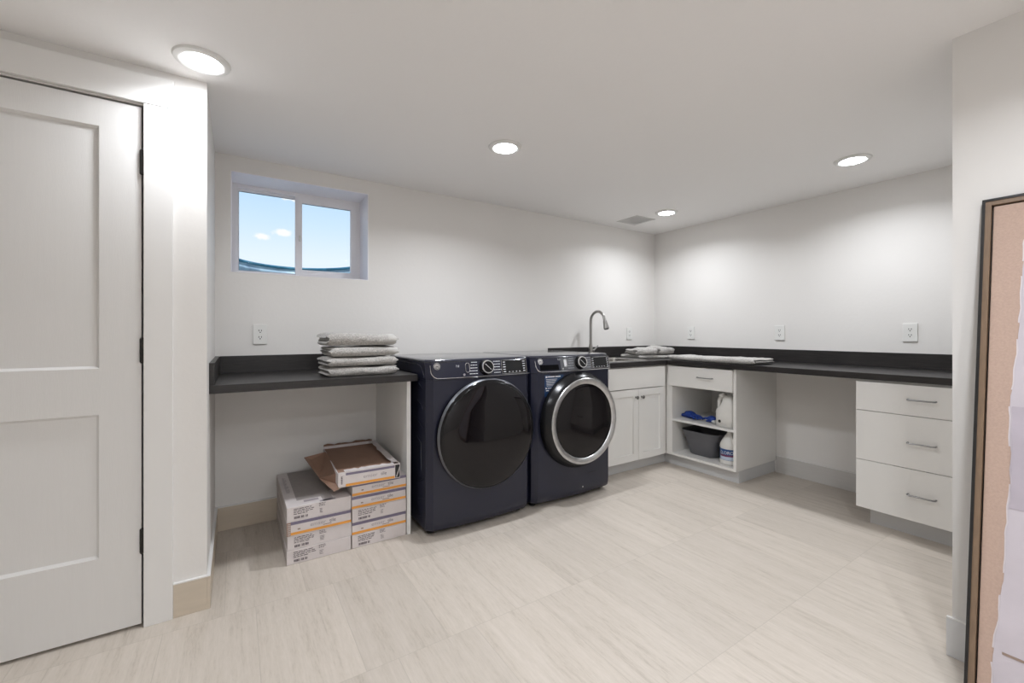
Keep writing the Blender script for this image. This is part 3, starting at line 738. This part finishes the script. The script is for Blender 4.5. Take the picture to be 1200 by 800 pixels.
# ------------------------------------------------------------------ towels
def fold_path(d, h, t, style, rr):
    """centre line of a towel folded in thirds, seen end-on; front (u=0) is the rounded fold"""
    pts = []
    hh = h/2-t/2
    def arc(cu, cv, rad, a0, a1, n=7):
        for k in range(n+1): a = a0+(a1-a0)*k/n; pts.append((cu+rad*math.cos(a)*.9, cv+rad*math.sin(a)))
    if style == 0:      # outer wrap with the end tucked inside
        mid = h/2+(t*.1); rb = (mid-t/2)/2
        for k in range(6): pts.append((hh*1.0+.02+(d-.03-hh)*k/5*.96, mid))
        arc(d-rb-t/2, mid-rb, rb, PI/2, -PI/2, 6)
        for k in range(1, 7): pts.append((d-rb-t/2+(hh+t/2-(d-rb-t/2))*k/7, t/2))
        arc(hh+t/2, h/2, hh, -PI/2, -PI*1.5, 10)
        for k in range(1, 8): pts.append((hh+t/2+(d-.01-hh-t/2)*k/7, h-t/2))
    return pts
def towel(name, W, d, h, mtx, label, group, layers=3, seed=0, sag=.004, band=None, rumple=1.0):
    """W along local x, depth along +y from the front fold, height z"""
    rr = random.Random(seed); t = h/layers*.86
    path = fold_path(d, h, t, 0, rr)
    b = B(); nx = 60; rings = []
    # closed outline of the thick strip
    P = [Vector((p[0], p[1])) for p in path]; Lh, Rh = [], []
    for i, p in enumerate(P):
        a = P[max(0, i-1)]; c = P[min(len(P)-1, i+1)]; dd = (c-a).normalized(); nrm = Vector((-dd.y, dd.x))
        Lh.append(p+nrm*t/2*.97); Rh.append(p-nrm*t/2*.97)
    def cap(p, a, bq): return [p+(a-p)*math.cos(q)+(bq)*math.sin(q) for q in (PI/4, PI/2, 3*PI/4)]
    s0 = (P[0]-P[1]).normalized(); s1 = (P[-1]-P[-2]).normalized()
    start = [P[0]+(Rh[0]-P[0])*math.cos(q)+s0*t*.4*math.sin(q) for q in (PI/4, PI/2, 3*PI/4)]
    end = [P[-1]+(Lh[-1]-P[-1])*math.cos(q)+s1*t*.4*math.sin(q) for q in (PI/4, PI/2, 3*PI/4)]
    out = Lh+end+Rh[::-1]+start
    off = Vector((rr.random()*50, rr.random()*50, rr.random()*50))
    ph = rr.random()*6
    for i in range(nx+1):
        u = i/nx; x = -W/2+W*u
        ex = min(u, 1-u)*W; sq = 1-.35*max(0, 1-ex/.02)**2       # ends pinch a little
        row = []
        for p in out:
            v = Vector((x, p.x, p.y)); n_ = noise.noise(v*9+off); n2 = noise.noise(v*34+off*2)
            zz = h/2+(p.y-h/2)*(sq if ex < .02 else 1)
            k = zz/h
            n3 = noise.noise(v*95+off*3)
            zz += k*(sag*math.sin(u*PI*1.3+ph)+n_*.006*rumple)+n2*.0026*k*rumple+n3*.0012*k
            yy = p.x+n_*.007*rumple+n2*.003*rumple+n3*.0013+.005*math.sin(u*4+ph)
            lay = round(p.y/h*layers*1.2)                              # each layer ends at its own place
            xx = x+(1 if x > 0 else -1)*max(0, abs(x)/(W/2)-.7)/.3*.009*math.sin(lay*2.4+ph+(2 if x > 0 else 0))*min(1, rumple)
            row.append(b.verts.new((xx, yy, max(0.0005, zz))))
        rings.append(row)
    n = len(out)
    for A, D in zip(rings[:-1], rings[1:]):
        for k in range(n): b.faces.new((A[k], A[(k+1) % n], D[(k+1) % n], D[k]))
    # end caps: quads between the two sides of the strip
    m_ = len(P)
    for row, flip in ((rings[0], False), (rings[-1], True)):
        L_ = row[:m_]; R2 = row[m_+3:2*m_+3][::-1]
        for k in range(m_-1):
            f = (L_[k], R2[k], R2[k+1], L_[k+1]); b.faces.new(f if flip else f[::-1])
        e = row[m_:m_+3]; s_ = row[2*m_+3:]
        f = [L_[-1]]+e+[R2[-1]]; b.faces.new(f)
        f = [R2[0]]+s_+[L_[0]]; b.faces.new(f)
    bmesh.ops.transform(b, matrix=mtx, verts=b.verts)
    bmesh.ops.recalc_face_normals(b, faces=b.faces)
    if band:
        for f in b.faces:
            cx_ = (mtx.inverted() @ f.calc_center_median()).x
            if band[0] < cx_ < band[1]: f.material_index = 1
    org = mtx @ Vector((0, d/2, 0))
    o = finish(name, b, ['towel', 'towel_band'], origin=org, smooth=True, ang=60)
    return meta(o, label, 'towel', group)
G = 'folded grey towels stacked on the left shelf'
zz = .9150
for k, (h, W, dx, dy, rot, lab) in enumerate(((.0485, .372, 0, 0, .0, 'folded grey towel at the bottom of the four-towel stack'),
        (.0465, .372, -.003, -.002, .01, 'folded grey towel second from the bottom of the four-towel stack'),
        (.0535, .366, .004, .003, -.01, 'folded grey towel second from the top of the four-towel stack'),
        (.066, .372, -.004, -.004, .015, 'plump folded grey towel on top of the four-towel stack'))):
    towel('folded_towel', W, .25, h, T(-3.160+dx, -.580+dy, zz) @ Matrix.Rotation(.05+rot, 4, 'Z'), lab, G, seed=k+1, layers=3, sag=.005 if k == 3 else .002, band=(.135, .19) if k > 1 else None)
    zz += h+.0057
# counter towels
G2 = 'grey towels lying on the corner counter'
towel('folded_towel', .74, .27, .043, T(-.600, -.985, .9150) @ Matrix.Rotation(-PI/2-.03, 4, 'Z'), 'long grey towel lying flat along the front edge of the counter above the drawer', G2, seed=11, layers=3, sag=.004, band=(.23, .27))
towel('folded_towel', .44, .25, .028, T(-.50, -.44, .9150) @ Matrix.Rotation(-.1, 4, 'Z'), 'grey towel folded flat in the counter corner under two smaller towels', G2, seed=12, layers=3, sag=.002)
towel('folded_towel', .22, .19, .058, T(-.632, -.43, .9495) @ Matrix.Rotation(-.22, 4, 'Z'), 'small rumpled grey towel, left one on top of the corner pile', G2, seed=13, layers=3, sag=.006, rumple=2.2)
towel('folded_towel', .20, .19, .066, T(-.362, -.44, .9495) @ Matrix.Rotation(.0, 4, 'Z'), 'small grey towel, right one on top of the corner pile', G2, seed=14, layers=3, sag=.006, rumple=2.0)

# ------------------------------------------------------------------ tile cartons
def greek_lines(box_, x0, z0, rr, P):
    """shipping print: text lines and a barcode row on the front face; P(u, v) -> world"""
    def q(u0, u1, v0, v1):
        bm = box_[0]; v = [bm.verts.new(P(.004+u*1.12-.026*.12, v*1.1)) for u, v in ((u0, v0), (u1, v0), (u1, v1), (u0, v1))]; bm.faces.new(v)
    for r_ in range(4):
        u = .026
        while u < .026+(.075 if r_ < 3 else .05):
            l = .006+rr.random()*.014; q(u, u+l, .052-r_*.0075, .0552-r_*.0075); u += l+.003
    u = .028
    while u < .082:
        l = .0012+rr.random()*.0035
        if not .050 < u < .054 and not .066 < u < .070: q(u, u+l, .010, .0205)
        u += l+.0012
    yield 'first block'
    for r_ in range(3):
        u = .130
        while u < .152: l = .004+rr.random()*.007; q(u, u+l, .058-r_*.0058, .0605-r_*.0058); u += l+.002
    for r_ in range(4):
        q(.133, .133+.010+rr.random()*.01, .033-r_*.0055, .0348-r_*.0055)
    yield 'second block'
def carton(x0, x1, ya, yb, z0, h, style, label, seed, rot=0, dmg=False):
    cx_, cy_ = (x0+x1)/2, (ya+yb)/2
    r = thing('tile_carton', (cx_, cy_, z0), label, 'box', 'flat cartons of floor tile stacked under the shelf')
    Rz = T(cx_, cy_, 0) @ Matrix.Rotation(rot, 4, 'Z') @ T(-cx_, -cy_, 0)
    rr = random.Random(seed)
    P = lambda u, v, off=.0007: Rz @ Vector((x0+u, ya-off, z0+v))
    w = x1-x0
    b = B(); box(b, x0, x1, ya, yb, z0+.0004, z0+h-.0006, .002)
    # slightly soft cardboard
    bmesh.ops.transform(b, matrix=Rz, verts=b.verts)
    body = finish('carton_body', b, 'carton', r)
    # loose side sheet in a scuffed tone, tray line along the sides
    for xs in (x0-.0006,):
        b = B(); v = [b.verts.new(Rz @ Vector((xs, yy, z0+z_))) for yy, z_ in ((ya+.004, .008), (yb-.004, .008), (yb-.004, h-.012), (ya+.004, h-.012))]; b.faces.new(v)
        finish('side_sheet', b, 'carton_side', r)
    if style == 'label':
        cell = [B()]
        for _ in greek_lines(cell, x0, z0, rr, P): finish('shipping_print', cell[0], 'print', r); cell[0] = B()
    else:
        s = B(); e0 = 0 if not dmg else .018
        def q(bm, u0, u1, v0, v1, v2=None, v3=None, off=.0007):
            v = [bm.verts.new(P(u, v, off)) for u, v in ((u0, v0), (u1, v2 or v0), (u1, v3 or v1), (u0, v1))]; bm.faces.new(v)
        q(s, e0, w, h-.017, h-.002); finish('slate_strip', s, 'slate', r)
        s = B(); q(s, e0, w, .004, .017); finish('orange_strip', s, 'orange', r)
        s = text_bm('emser', .027, lambda u, v: P(w*.47+u*1.1, h*.53+v)); finish('brand_print', s, 'print_pale', r)
        s = text_bm('tile', .025, lambda u, v: P(w*.70+u, h*.53+v)); finish('brand_print', s, 'print', r)
        s = B(); q(s, w*.16, w*.2, h*.36, h*.46); finish('small_print', s, 'print_brown', r); s = B(); q(s, w*.55, w*.68, h*.31, h*.36); finish('small_print', s, 'print_brown', r)
        if dmg:
            s = B(); q(s, 0, .018, .002, h-.003, off=.0009); finish('torn_corner', s, 'kraft', r)
            s = B()
            for k in range(8): q(s, .003, .017, .006+k*.0075, .010+k*.0075, off=.0014)
            finish('corrugation', s, 'carton_side', r)
    return r
Lx0, Lx1, Ly0, Ly1 = -3.553, -3.249, -.640, -.040
hb = .0713
for k, (st, lab, dm, jx, jy, rot) in enumerate((('label', 'white tile carton on the floor, bottom of the left stack', 0, 0, 0, 0),
        ('label', 'white tile carton with shipping print, second from the bottom of the left stack', 0, .002, .002, .004),
        ('brand', 'white tile carton with an orange stripe in the left stack, corner torn', 1, .001, -.001, -.003),
        ('label', 'white tile carton on top of the left stack with grey printed lid', 0, .0, .0, .003))):
    rL = carton(Lx0+jx, Lx1+jx, Ly0+jy, Ly1+jy, k*hb+.0003, hb, st, lab, 20+k, rot, bool(dm))
# print on the lid of the topmost left carton
top = 4*hb+.0006
b = B()
for x0, x1, ya, yb in ((-3.50, -3.385, -.56, -.05), (-3.385, -3.335, -.60, -.05), (-3.335, -3.26, -.49, -.05)):
    v = [b.verts.new(p) for p in ((x0, ya, top), (x1, ya, top), (x1, yb, top), (x0, yb, top))]; b.faces.new(v)
finish('lid_print', b, 'carton_grey', rL)
b = B()
for x0, x1, ya, yb in ((-3.385, -3.335, -.635, -.60), (-3.47, -3.40, -.60, -.57), (-3.40, -3.325, -.636, -.62)):
    v = [b.verts.new(p) for p in ((x0, ya, top+.0004), (x1, ya, top+.0004), (x1, yb, top+.0004), (x0, yb, top+.0004))]; b.faces.new(v)
finish('lid_print_pale', b, 'print_pale', rL)
b = B(); rr = random.Random(5)
for k in range(26): 
    yy = -.42+k*.011; xx = -3.535
    l = .008+.014*rr.random(); v = [b.verts.new(p) for p in ((xx, yy, top), (xx+l, yy, top), (xx+l, yy+.005, top), (xx, yy+.005, top))]; b.faces.new(v)
finish('lid_text', b, 'print_pale', rL)
Rx0, Rx1, Ry0, Ry1 = -3.243, -2.949, -.640, -.045
hr = .0692
for k, (st, lab, jx, jy, rot) in enumerate((('label', 'white tile carton on the floor, bottom of the right stack beside the panel', 0, 0, 0),
        ('brand', 'orange-striped tile carton, second from the floor in the right stack', -.001, .002, .002),
        ('label', 'white tile carton with shipping print in the middle of the right stack', .0005, -.001, 0),
        ('brand', 'orange-striped tile carton directly above the middle one of the right stack', -.001, .001, -.002),
        ('brand', 'orange-striped tile carton just under the opened carton', .0, -.002, 0))):
    carton(Rx0+jx, Rx1+jx, Ry0+jy, Ry1+jy, k*hr+.0003, hr, st, lab, 40+k, rot)
# opened carton on top
z0 = 5*hr+.001
r = thing('open_tile_carton', (-3.14, -.36, z0), 'opened tile carton with brown kraft inside and loose flap, on top of the right stack', 'box', None)
ox0, ox1, oy0, oy1, oh = -3.305, -2.985, -.672, -.075, .078
Rz = T(-3.145, -.37, 0) @ Matrix.Rotation(-.035, 4, 'Z') @ T(3.145, .37, 0)
def rz(bm): bmesh.ops.transform(bm, matrix=Rz, verts=bm.verts); return bm
th = .004
b = B(); box(b, ox0, ox1, oy0, oy0+th, z0, z0+oh); box(b, ox1-th, ox1, oy0+th, oy1, z0, z0+oh); box(b, ox0, ox1-th, oy1-th, oy1, z0, z0+oh); box(b, ox0, ox0+th, oy0+th, oy1-th, z0, z0+oh-.012); box(b, ox0+th, ox1-th, oy0+th, oy1-th, z0, z0+th)
finish('carton_tray', rz(b), 'carton', r)
b = B(); box(b, ox0+th+.002, ox1-th-.002, oy0+th+.002, oy1-th-.002, z0+th+.001, z0+oh-.016, .002); finish('kraft_inlay', rz(b), 'kraft', r)
b = B()   # folded-in lips: front white strip and right strip, jagged inner edge
def lip(p, q, inner, n, seed):
    rr = random.Random(seed); A = []; D = []
    for k in range(n+1):
        u = k/n; a = Vector(p).lerp(Vector(q), u); w_ = .8+.4*rr.random()
        A.append(b.verts.new(a)); D.append(b.verts.new(a+Vector(inner)*w_+Vector((0, 0, -.004+.004*rr.random()))))
    for k in range(n): b.faces.new((A[k], A[k+1], D[k+1], D[k]))
lip((ox0+.03, oy0+.001, z0+oh+.001), (ox1-.03, oy0+.001, z0+oh+.001), (0, .045, 0), 14, 1)
lip((ox1-.001, oy0+.04, z0+oh+.001), (ox1-.001, oy1, z0+oh+.001), (-.034, 0, 0), 14, 2)
finish('folded_lips', rz(b), 'carton', r)
b = B(); rr = random.Random(9); A = []; D = []
for k in range(15):
    x = ox0+(ox1-ox0-.02)*k/14; A.append(b.verts.new((x, oy1-.001, z0+oh-.002))); D.append(b.verts.new((x, oy1-.012-.006*rr.random(), z0+oh+.010+.010*rr.random())))
for k in range(14): b.faces.new((A[k], A[k+1], D[k+1], D[k]))
finish('rear_flap', rz(b), 'kraft', r)
P = lambda u, v, off=.0008: Rz @ Vector((ox0+u, oy0-off, z0+v))
w = ox1-ox0
def q4(bm, u0, u1, v0, v1, off=.0008):
    v = [bm.verts.new(P(u, v, off)) for u, v in ((u0, v0), (u1, v0), (u1, v1), (u0, v1))]; bm.faces.new(v)
s = B(); q4(s, .035, w-.03, oh-.018, oh-.006); finish('slate_strip', s, 'slate', r)
s = B(); q4(s, .035, w-.03, .002, .015); finish('orange_strip', s, 'orange', r)
s = text_bm('emser', .027, lambda u, v: P(w*.50+u*1.1, oh*.50+v)); finish('brand_print', s, 'print_pale', r)
s = text_bm('tile', .025, lambda u, v: P(w*.72+u, oh*.50+v)); finish('brand_print', s, 'print', r)
s = B(); box(s, ox0-.004, ox0+.030, oy0-.004, oy0-.0005, z0+.006, z0+oh-.010, .001); fl = finish('corner_tab', rz(s), 'carton', r)
s = B()
for k in range(6): 
    v = [s.verts.new(Rz @ Vector((ox0+xx, oy0-.0046, z0+.018+k*.007+dz))) for xx, dz in ((.010, 0), (.018, 0), (.018, .0045), (.010, .0045))]; s.faces.new(v)
finish('tab_print', s, 'print', fl)
s = B(); q4(s, w-.027, w-.003, .004, oh-.004, .0012); finish('gap_shade', s, 'black', r)  # black patch painted as the shade in the gap of the open end
s = B(); boxm(s, Rz @ T(ox1-.012, oy0-.004, z0+.035) @ Matrix.Rotation(.35, 4, 'Y'), .004, .008, .055); finish('end_tab', s, 'carton_side', r)
# loose kraft flap hanging to the left over the lower stack
b = B()
p1, p2 = Vector((-3.302, -.20, .424)), Vector((-3.300, -.60, .405))
a_, a2 = Vector((-3.425, -.235, .418)), Vector((-3.385, -.235, .398))
c_, d_ = Vector((-3.372, -.43, .340)), Vector((-3.335, -.648, .330)); e_2 = Vector((-3.285, -.625, .338))
ff = [(p1, a2, c_, p2), (p2, c_, e_2)]
vv = {}
def V(p):
    k = tuple(round(x, 4) for x in p)
    if k not in vv: vv[k] = b.verts.new(p)
    return vv[k]
for f in ff: b.faces.new([V(p) for p in f])
b.faces.new([V(a_), V(a2), V(p1)]); b.faces.new([V(a_), V(c_), V(a2)])
fp = finish('kraft_flap', b, 'kraft', r); m_ = fp.modifiers.new('t', 'SOLIDIFY'); m_.thickness = .003
b = B(); vv = {}
b.faces.new([V(c_+Vector((0, 0, .001))), V(d_), V(e_2+Vector((0, 0, .001)))])
fp = finish('flap_fold', b, 'kraft_pale', r); m_ = fp.modifiers.new('t', 'SOLIDIFY'); m_.thickness = .003

# ------------------------------------------------------------------ things on the open shelves
# jug
def loft(bm, secs, n=28, power=3.2, mi=0):
    rings = []
    for (cx_, cy_, z, a, c_) in secs:
        row = []
        for k in range(n):
            t_ = 2*PI*k/n; ct, st = math.cos(t_), math.sin(t_)
            row.append(bm.verts.new((cx_+a*abs(ct)**(2/power)*(1 if ct >= 0 else -1), cy_+c_*abs(st)**(2/power)*(1 if st >= 0 else -1), z)))
        rings.append(row)
    for A, D in zip(rings[:-1], rings[1:]):
        for k in range(n): bm.faces.new((A[k], A[(k+1) % n], D[(k+1) % n], D[k])).material_index = mi
    bm.faces.new(rings[0][::-1]).material_index = mi; bm.faces.new(rings[-1]).material_index = mi
jx, jy, jz = -.495, -1.108, .4135
r = thing('detergent_jug', (jx, jy, jz), 'large plain white plastic jug with a handle on the upper shelf', 'jug')
b = B()
loft(b, [(jx, jy, jz+.0003, .070, .074), (jx, jy, jz+.006, .078, .082), (jx, jy, jz+.10, .080, .084), (jx, jy-.002, jz+.13, .080, .082), (jx, jy-.017, jz+.165, .076, .062), (jx, jy-.020, jz+.20, .070, .052), (jx, jy-.014, jz+.225, .056, .044), (jx, jy-.004, jz+.238, .036, .036), (jx, jy+.004, jz+.242, .02, .02)], power=3.4)
finish('jug_body', b, 'jug', r, smooth=True, ang=70)
b = B(); tube(b, [(jx, jy+.066, jz+.115), (jx, jy+.080, jz+.15), (jx, jy+.078, jz+.195), (jx, jy+.062, jz+.228), (jx, jy+.025, jz+.236)], [.014, .0145, .015, .0165, .02], 14); finish('handle', b, 'jug', r, smooth=True)
b = B(); tube(b, [(jx-.01, jy+.046, jz+.228), (jx-.012, jy+.056, jz+.252)], [.021, .021], 20); finish('cap', b, 'plastic_white', r, smooth=True)
b = B(); lathe(b, [(0, .001), (.008, .0015), (.012, 0)], T(jx-.081, jy+.03, jz+.045) @ Matrix.Rotation(-PI/2, 4, 'Y'), 12, caps=False); finish('moulded_dimple', b, 'slot', r)
# bleach bottle
bx_, by_, bz_ = -.49, -1.1145, .1195
r = thing('bleach_bottle', (bx_, by_, bz_), 'white bleach bottle with a blue wrap label on the lower shelf', 'bottle')
b = B(); lathe(b, [(0, .0003), (.066, .0003), (.073, .006), (.074, .03), (.0715, .036), (.0715, .128), (.075, .134), (.072, .155), (.058, .185), (.040, .215), (.026, .232), (.022, .245), (0, .245)], T(bx_, by_, bz_), 40); finish('bottle_body', b, 'jug', r, smooth=True, ang=60)
b = B(); tube(b, [(bx_-.030, by_-.048, bz_+.150), (bx_-.04, by_-.050, bz_+.19), (bx_-.03, by_-.030, bz_+.225), (bx_-.006, by_-.012, bz_+.238)], [.012, .011, .011, .011], 12); finish('handle', b, 'jug', r, smooth=True)
b = B(); lathe(b, [(0, .0), (.020, .0), (.020, .022), (.017, .024), (0, .024)], T(bx_, by_, bz_+.243), 24); finish('cap', b, 'plastic_white', r, smooth=True)
b = B(); lathe(b, [(.0722, .040), (.0724, .041), (.0724, .124), (.0722, .125)], T(bx_, by_, bz_), 48, caps=False)
lb = finish('wrap_label', b, 'label_blue', r, smooth=True)
def cyl(R, a, z): return (bx_+R*math.cos(a), by_+R*math.sin(a), bz_+z)
def patch(name, a0, a1, z0, z1, m, R=.0732, slant=0):
    b = B(); n = 14; A = []; D = []
    for k in range(n+1):
        u = k/n; a = a0+(a1-a0)*u; A.append(b.verts.new(cyl(R, a, z0+slant*u))); D.append(b.verts.new(cyl(R, a, z1+slant*u)))
    for k in range(n): b.faces.new((A[k], A[k+1], D[k+1], D[k]))
    return finish(name, b, m, lb, smooth=True)
ac = math.atan2(-3.0146-by_, -3.761-bx_)+.15 
patch('label_panel', ac-1.35, ac+.35, .042, .070, 'label_pale', .0728)
patch('label_stripe', ac-1.3, ac+.45, .066, .080, 'label_red', .0731, .004)
s = text_bm('CLOROX', .033, lambda u, v: cyl(.0737, ac-.42+u/.0737, .097+v+u*.06)); finish('label_lettering', s, 'ink', lb)
# bin
r = thing('storage_bin', (-.40, -.83, .1195), 'dark grey tapered plastic bin on the lower shelf', 'bin')
b = B(); z0 = .1198
secs = [(.115, .118, 0), (.122, .126, .006), (.138, .150, .09), (.148, .160, .135), (.152, .178, .150), (.158, .185, .188), (.166, .192, .196), (.166, .192, .203), (.160, .186, .203), (.152, .178, .188), (.146, .170, .150), (.133, .145, .09), (.118, .120, .012)]
rings = []
for a, c_, z in secs:
    row = []
    for k in range(44):
        t_ = 2*PI*k/44; ct, st = math.cos(t_), math.sin(t_); pw = 2/4.2
        row.append(b.verts.new((-.375+a*abs(ct)**pw*(1 if ct >= 0 else -1), -.855+.94*c_*abs(st)**pw*(1 if st >= 0 else -1), z0+z)))
    rings.append(row)
for A, D in zip(rings[:-1], rings[1:]):
    for k in range(44): b.faces.new((A[k], A[(k+1) % 44], D[(k+1) % 44], D[k]))
b.faces.new(rings[0][::-1]); b.faces.new(rings[-1])
finish('bin_body', b, 'binplastic', r, smooth=True, ang=40)
# work gloves: palm and five fingers each, grown with a skin
def glove(name, loc, rot, m, label, scale=1.0, cuff='blue', flip=1):
    vs = [(0, 0, .028), (.05, 0, .034), (.085, 0, .034)]; es = [(0, 1), (1, 2)]; rad = [.030, .036, .038]
    for j, (yy, L, a) in enumerate(((.026, .062, .25), (.009, .072, .08), (-.009, .068, -.05), (-.026, .052, -.22))):
        i0 = len(vs); vs += [(.10, yy*.9, .030), (.10+L*.55*math.cos(a), yy+L*.55*math.sin(a), .030), (.10+L*math.cos(a), yy+L*math.sin(a), .013)]
        rad += [.0125, .0115, .0105]; es += [(2, i0), (i0, i0+1), (i0+1, i0+2)]
    i0 = len(vs); vs += [(.055, .035*flip, .018), (.082, .058*flip, .014)]; rad += [.012, .009]; es += [(1, i0), (i0, i0+1)]
    me = bpy.data.meshes.new(name); me.from_pydata([(x*scale, y*scale, z) for x, y, z in vs], es, [])
    me.materials.append(M[m])
    o = bpy.data.objects.new(name, me); C.objects.link(o); ORG[o] = Vector(loc)
    sk = o.modifiers.new('skin', 'SKIN'); sk.use_smooth_shade = True
    for i, v in enumerate(me.skin_vertices[0].data): v.radius = (rad[i]*scale, rad[i]*.9*scale); v.use_root = (i == 1)
    ss = o.modifiers.new('sub', 'SUBSURF'); ss.levels = 2; ss.render_levels = 2
    o.location = loc; o.rotation_euler = rot
    b = B(); loft(b, [(0, 0, -.004, .020, .030), (0, 0, .015, .018, .029), (0, 0, .042, .017, .026)], 20, 2.5)
    bmesh.ops.transform(b, matrix=T(-.012, 0, .018) @ Matrix.Rotation(PI/2, 4, 'Y') @ Matrix.Scale(.75, 4, (1, 0, 0)), verts=b.verts)
    bmesh.ops.transform(b, matrix=T(*ORG[o]), verts=b.verts)
    finish('cuff', b, cuff, o, smooth=True)
    return meta(o, label, 'glove', 'work gloves on the upper cabinet shelf')
glove('work_glove', (-.455, -.690, .4135), (0, 0, -PI/2-.25), 'blue', 'blue work glove lying on the upper shelf, nearer the inner corner', 1.0, 'blue')
glove('work_glove', (-.50, -1.0, .4135), (0, 0, PI/2-.35), 'blue', 'blue work glove with a white cuff, lying on the upper shelf by the white jug', .78, 'plastic_white')

# ------------------------------------------------------------------ leaning framed artwork
# local frame: s runs along -y from the left edge, t runs up the leaning face
TH = math.atan2(.245, 1.60)                     # lean away from the plumb wall
LEN, WID = 1.615, .95
foot = Vector((-1.872, -2.660, .004))
up = Vector((math.sin(TH), 0, math.cos(TH))); rt = Vector((0, -1, 0)); nrm = Vector((-math.cos(TH), 0, math.sin(TH)))
def AP(s, t_, n_): return foot+rt*s+up*t_+nrm*n_
AM = Matrix.Identity(4)
for i in range(3): AM[i][0] = rt[i]; AM[i][1] = up[i]; AM[i][2] = nrm[i]; AM[i][3] = foot[i]
def ab(bm, s0, s1, t0, t1, n0, n1, bev=0):
    t = bmesh.new(); box(t, s0, s1, t0, t1, n0, n1, bev); bmesh.ops.transform(t, matrix=AM, verts=t.verts); bmesh.ops.recalc_face_normals(t, faces=t.faces); merge(bm, t)
r = thing('framed_artwork', tuple(foot+rt*WID/2), 'framed torn-paper collage on pink linen leaning against the near right wall', 'picture')
b = B()
ab(b, 0, .0075, 0, LEN, -.028, .006); ab(b, WID-.0075, WID, 0, LEN, -.028, .006); ab(b, .0075, WID-.0075, LEN-.0075, LEN, -.028, .006); ab(b, .0075, WID-.0075, 0, .0075, -.028, .006)
finish('outer_frame', b, 'frame_black', r)
b = B()
ab(b, .0075, .0215, .0075, LEN-.0075, -.020, .003); ab(b, WID-.0215, WID-.0075, .0075, LEN-.0075, -.020, .003)
ab(b, .0215, WID-.0215, LEN-.0215, LEN-.0075, -.020, .003); ab(b, .0215, WID-.0215, .0075, .0215, -.020, .003)
finish('inner_frame', b, 'frame_brown', r)
b = B(); ab(b, .0215, WID-.0215, .0215, LEN-.0215, -.024, -.018); finish('backing_board', b, 'frame_black', r)
b = B(); ab(b, .0255, WID-.0255, .0255, LEN-.0255, -.018, -.004, .002); finish('linen_panel', b, 'canvas', r)
def torn(name, left, right, t0, t1, n_, m, seed, amp=.006, nn=90):
    b = B(); L_ = []; R2 = []
    for k in range(nn+1):
        t_ = t0+(t1-t0)*k/nn
        def itp(tab):
            for (ta, sa), (tb, sb_) in zip(tab[:-1], tab[1:]):
                if ta <= t_ <= tb: return sa+(sb_-sa)*(t_-ta)/(tb-ta)
            return tab[-1][1] if t_ > tab[-1][0] else tab[0][1]
        j = amp*noise.fractal(Vector((t_*16, seed, 0)), 1, 2, 4); j2 = amp*noise.fractal(Vector((t_*16, seed+9, 3)), 1, 2, 4)
        L_.append(b.verts.new(AP(itp(left)+j, t_, n_+.0015*noise.noise(Vector((t_*9, seed, 5)))))); R2.append(b.verts.new(AP(itp(right)+j2, t_, n_)))
    for k in range(nn): b.faces.new((L_[k], L_[k+1], R2[k+1], R2[k]))
    o = finish(name, b, m, r); q = o.modifiers.new('t', 'SOLIDIFY'); q.thickness = .0012; q.offset = 1
    return o
E0 = [(.05, .055), (.18, .052), (.30, .063), (.50, .074), (.70, .075), (.95, .074), (1.0, .078), (1.15, .086), (1.45, .090), (1.52, .10)]
torn('torn_paper_underlay', E0, [(0, .80)], .04, 1.50, -.0035, 'paper_edge', 2.3, .0042)
torn('torn_paper_sheet', [(t_, s_+.0035) for t_, s_ in E0], [(0, .78)], .05, 1.49, -.0015, 'paper', 2.3, .0042)
torn('torn_paper_patch', [(0.6, .081), (.9, .082)], [(0, .30)], .62, .93, .0, 'paper_grey', 6.1, .006, 40)
torn('torn_paper_patch', [(0.1, .072), (.4, .085)], [(0, .30)], .192, .199, .0, 'print_brown', 8.1, .005, 12)
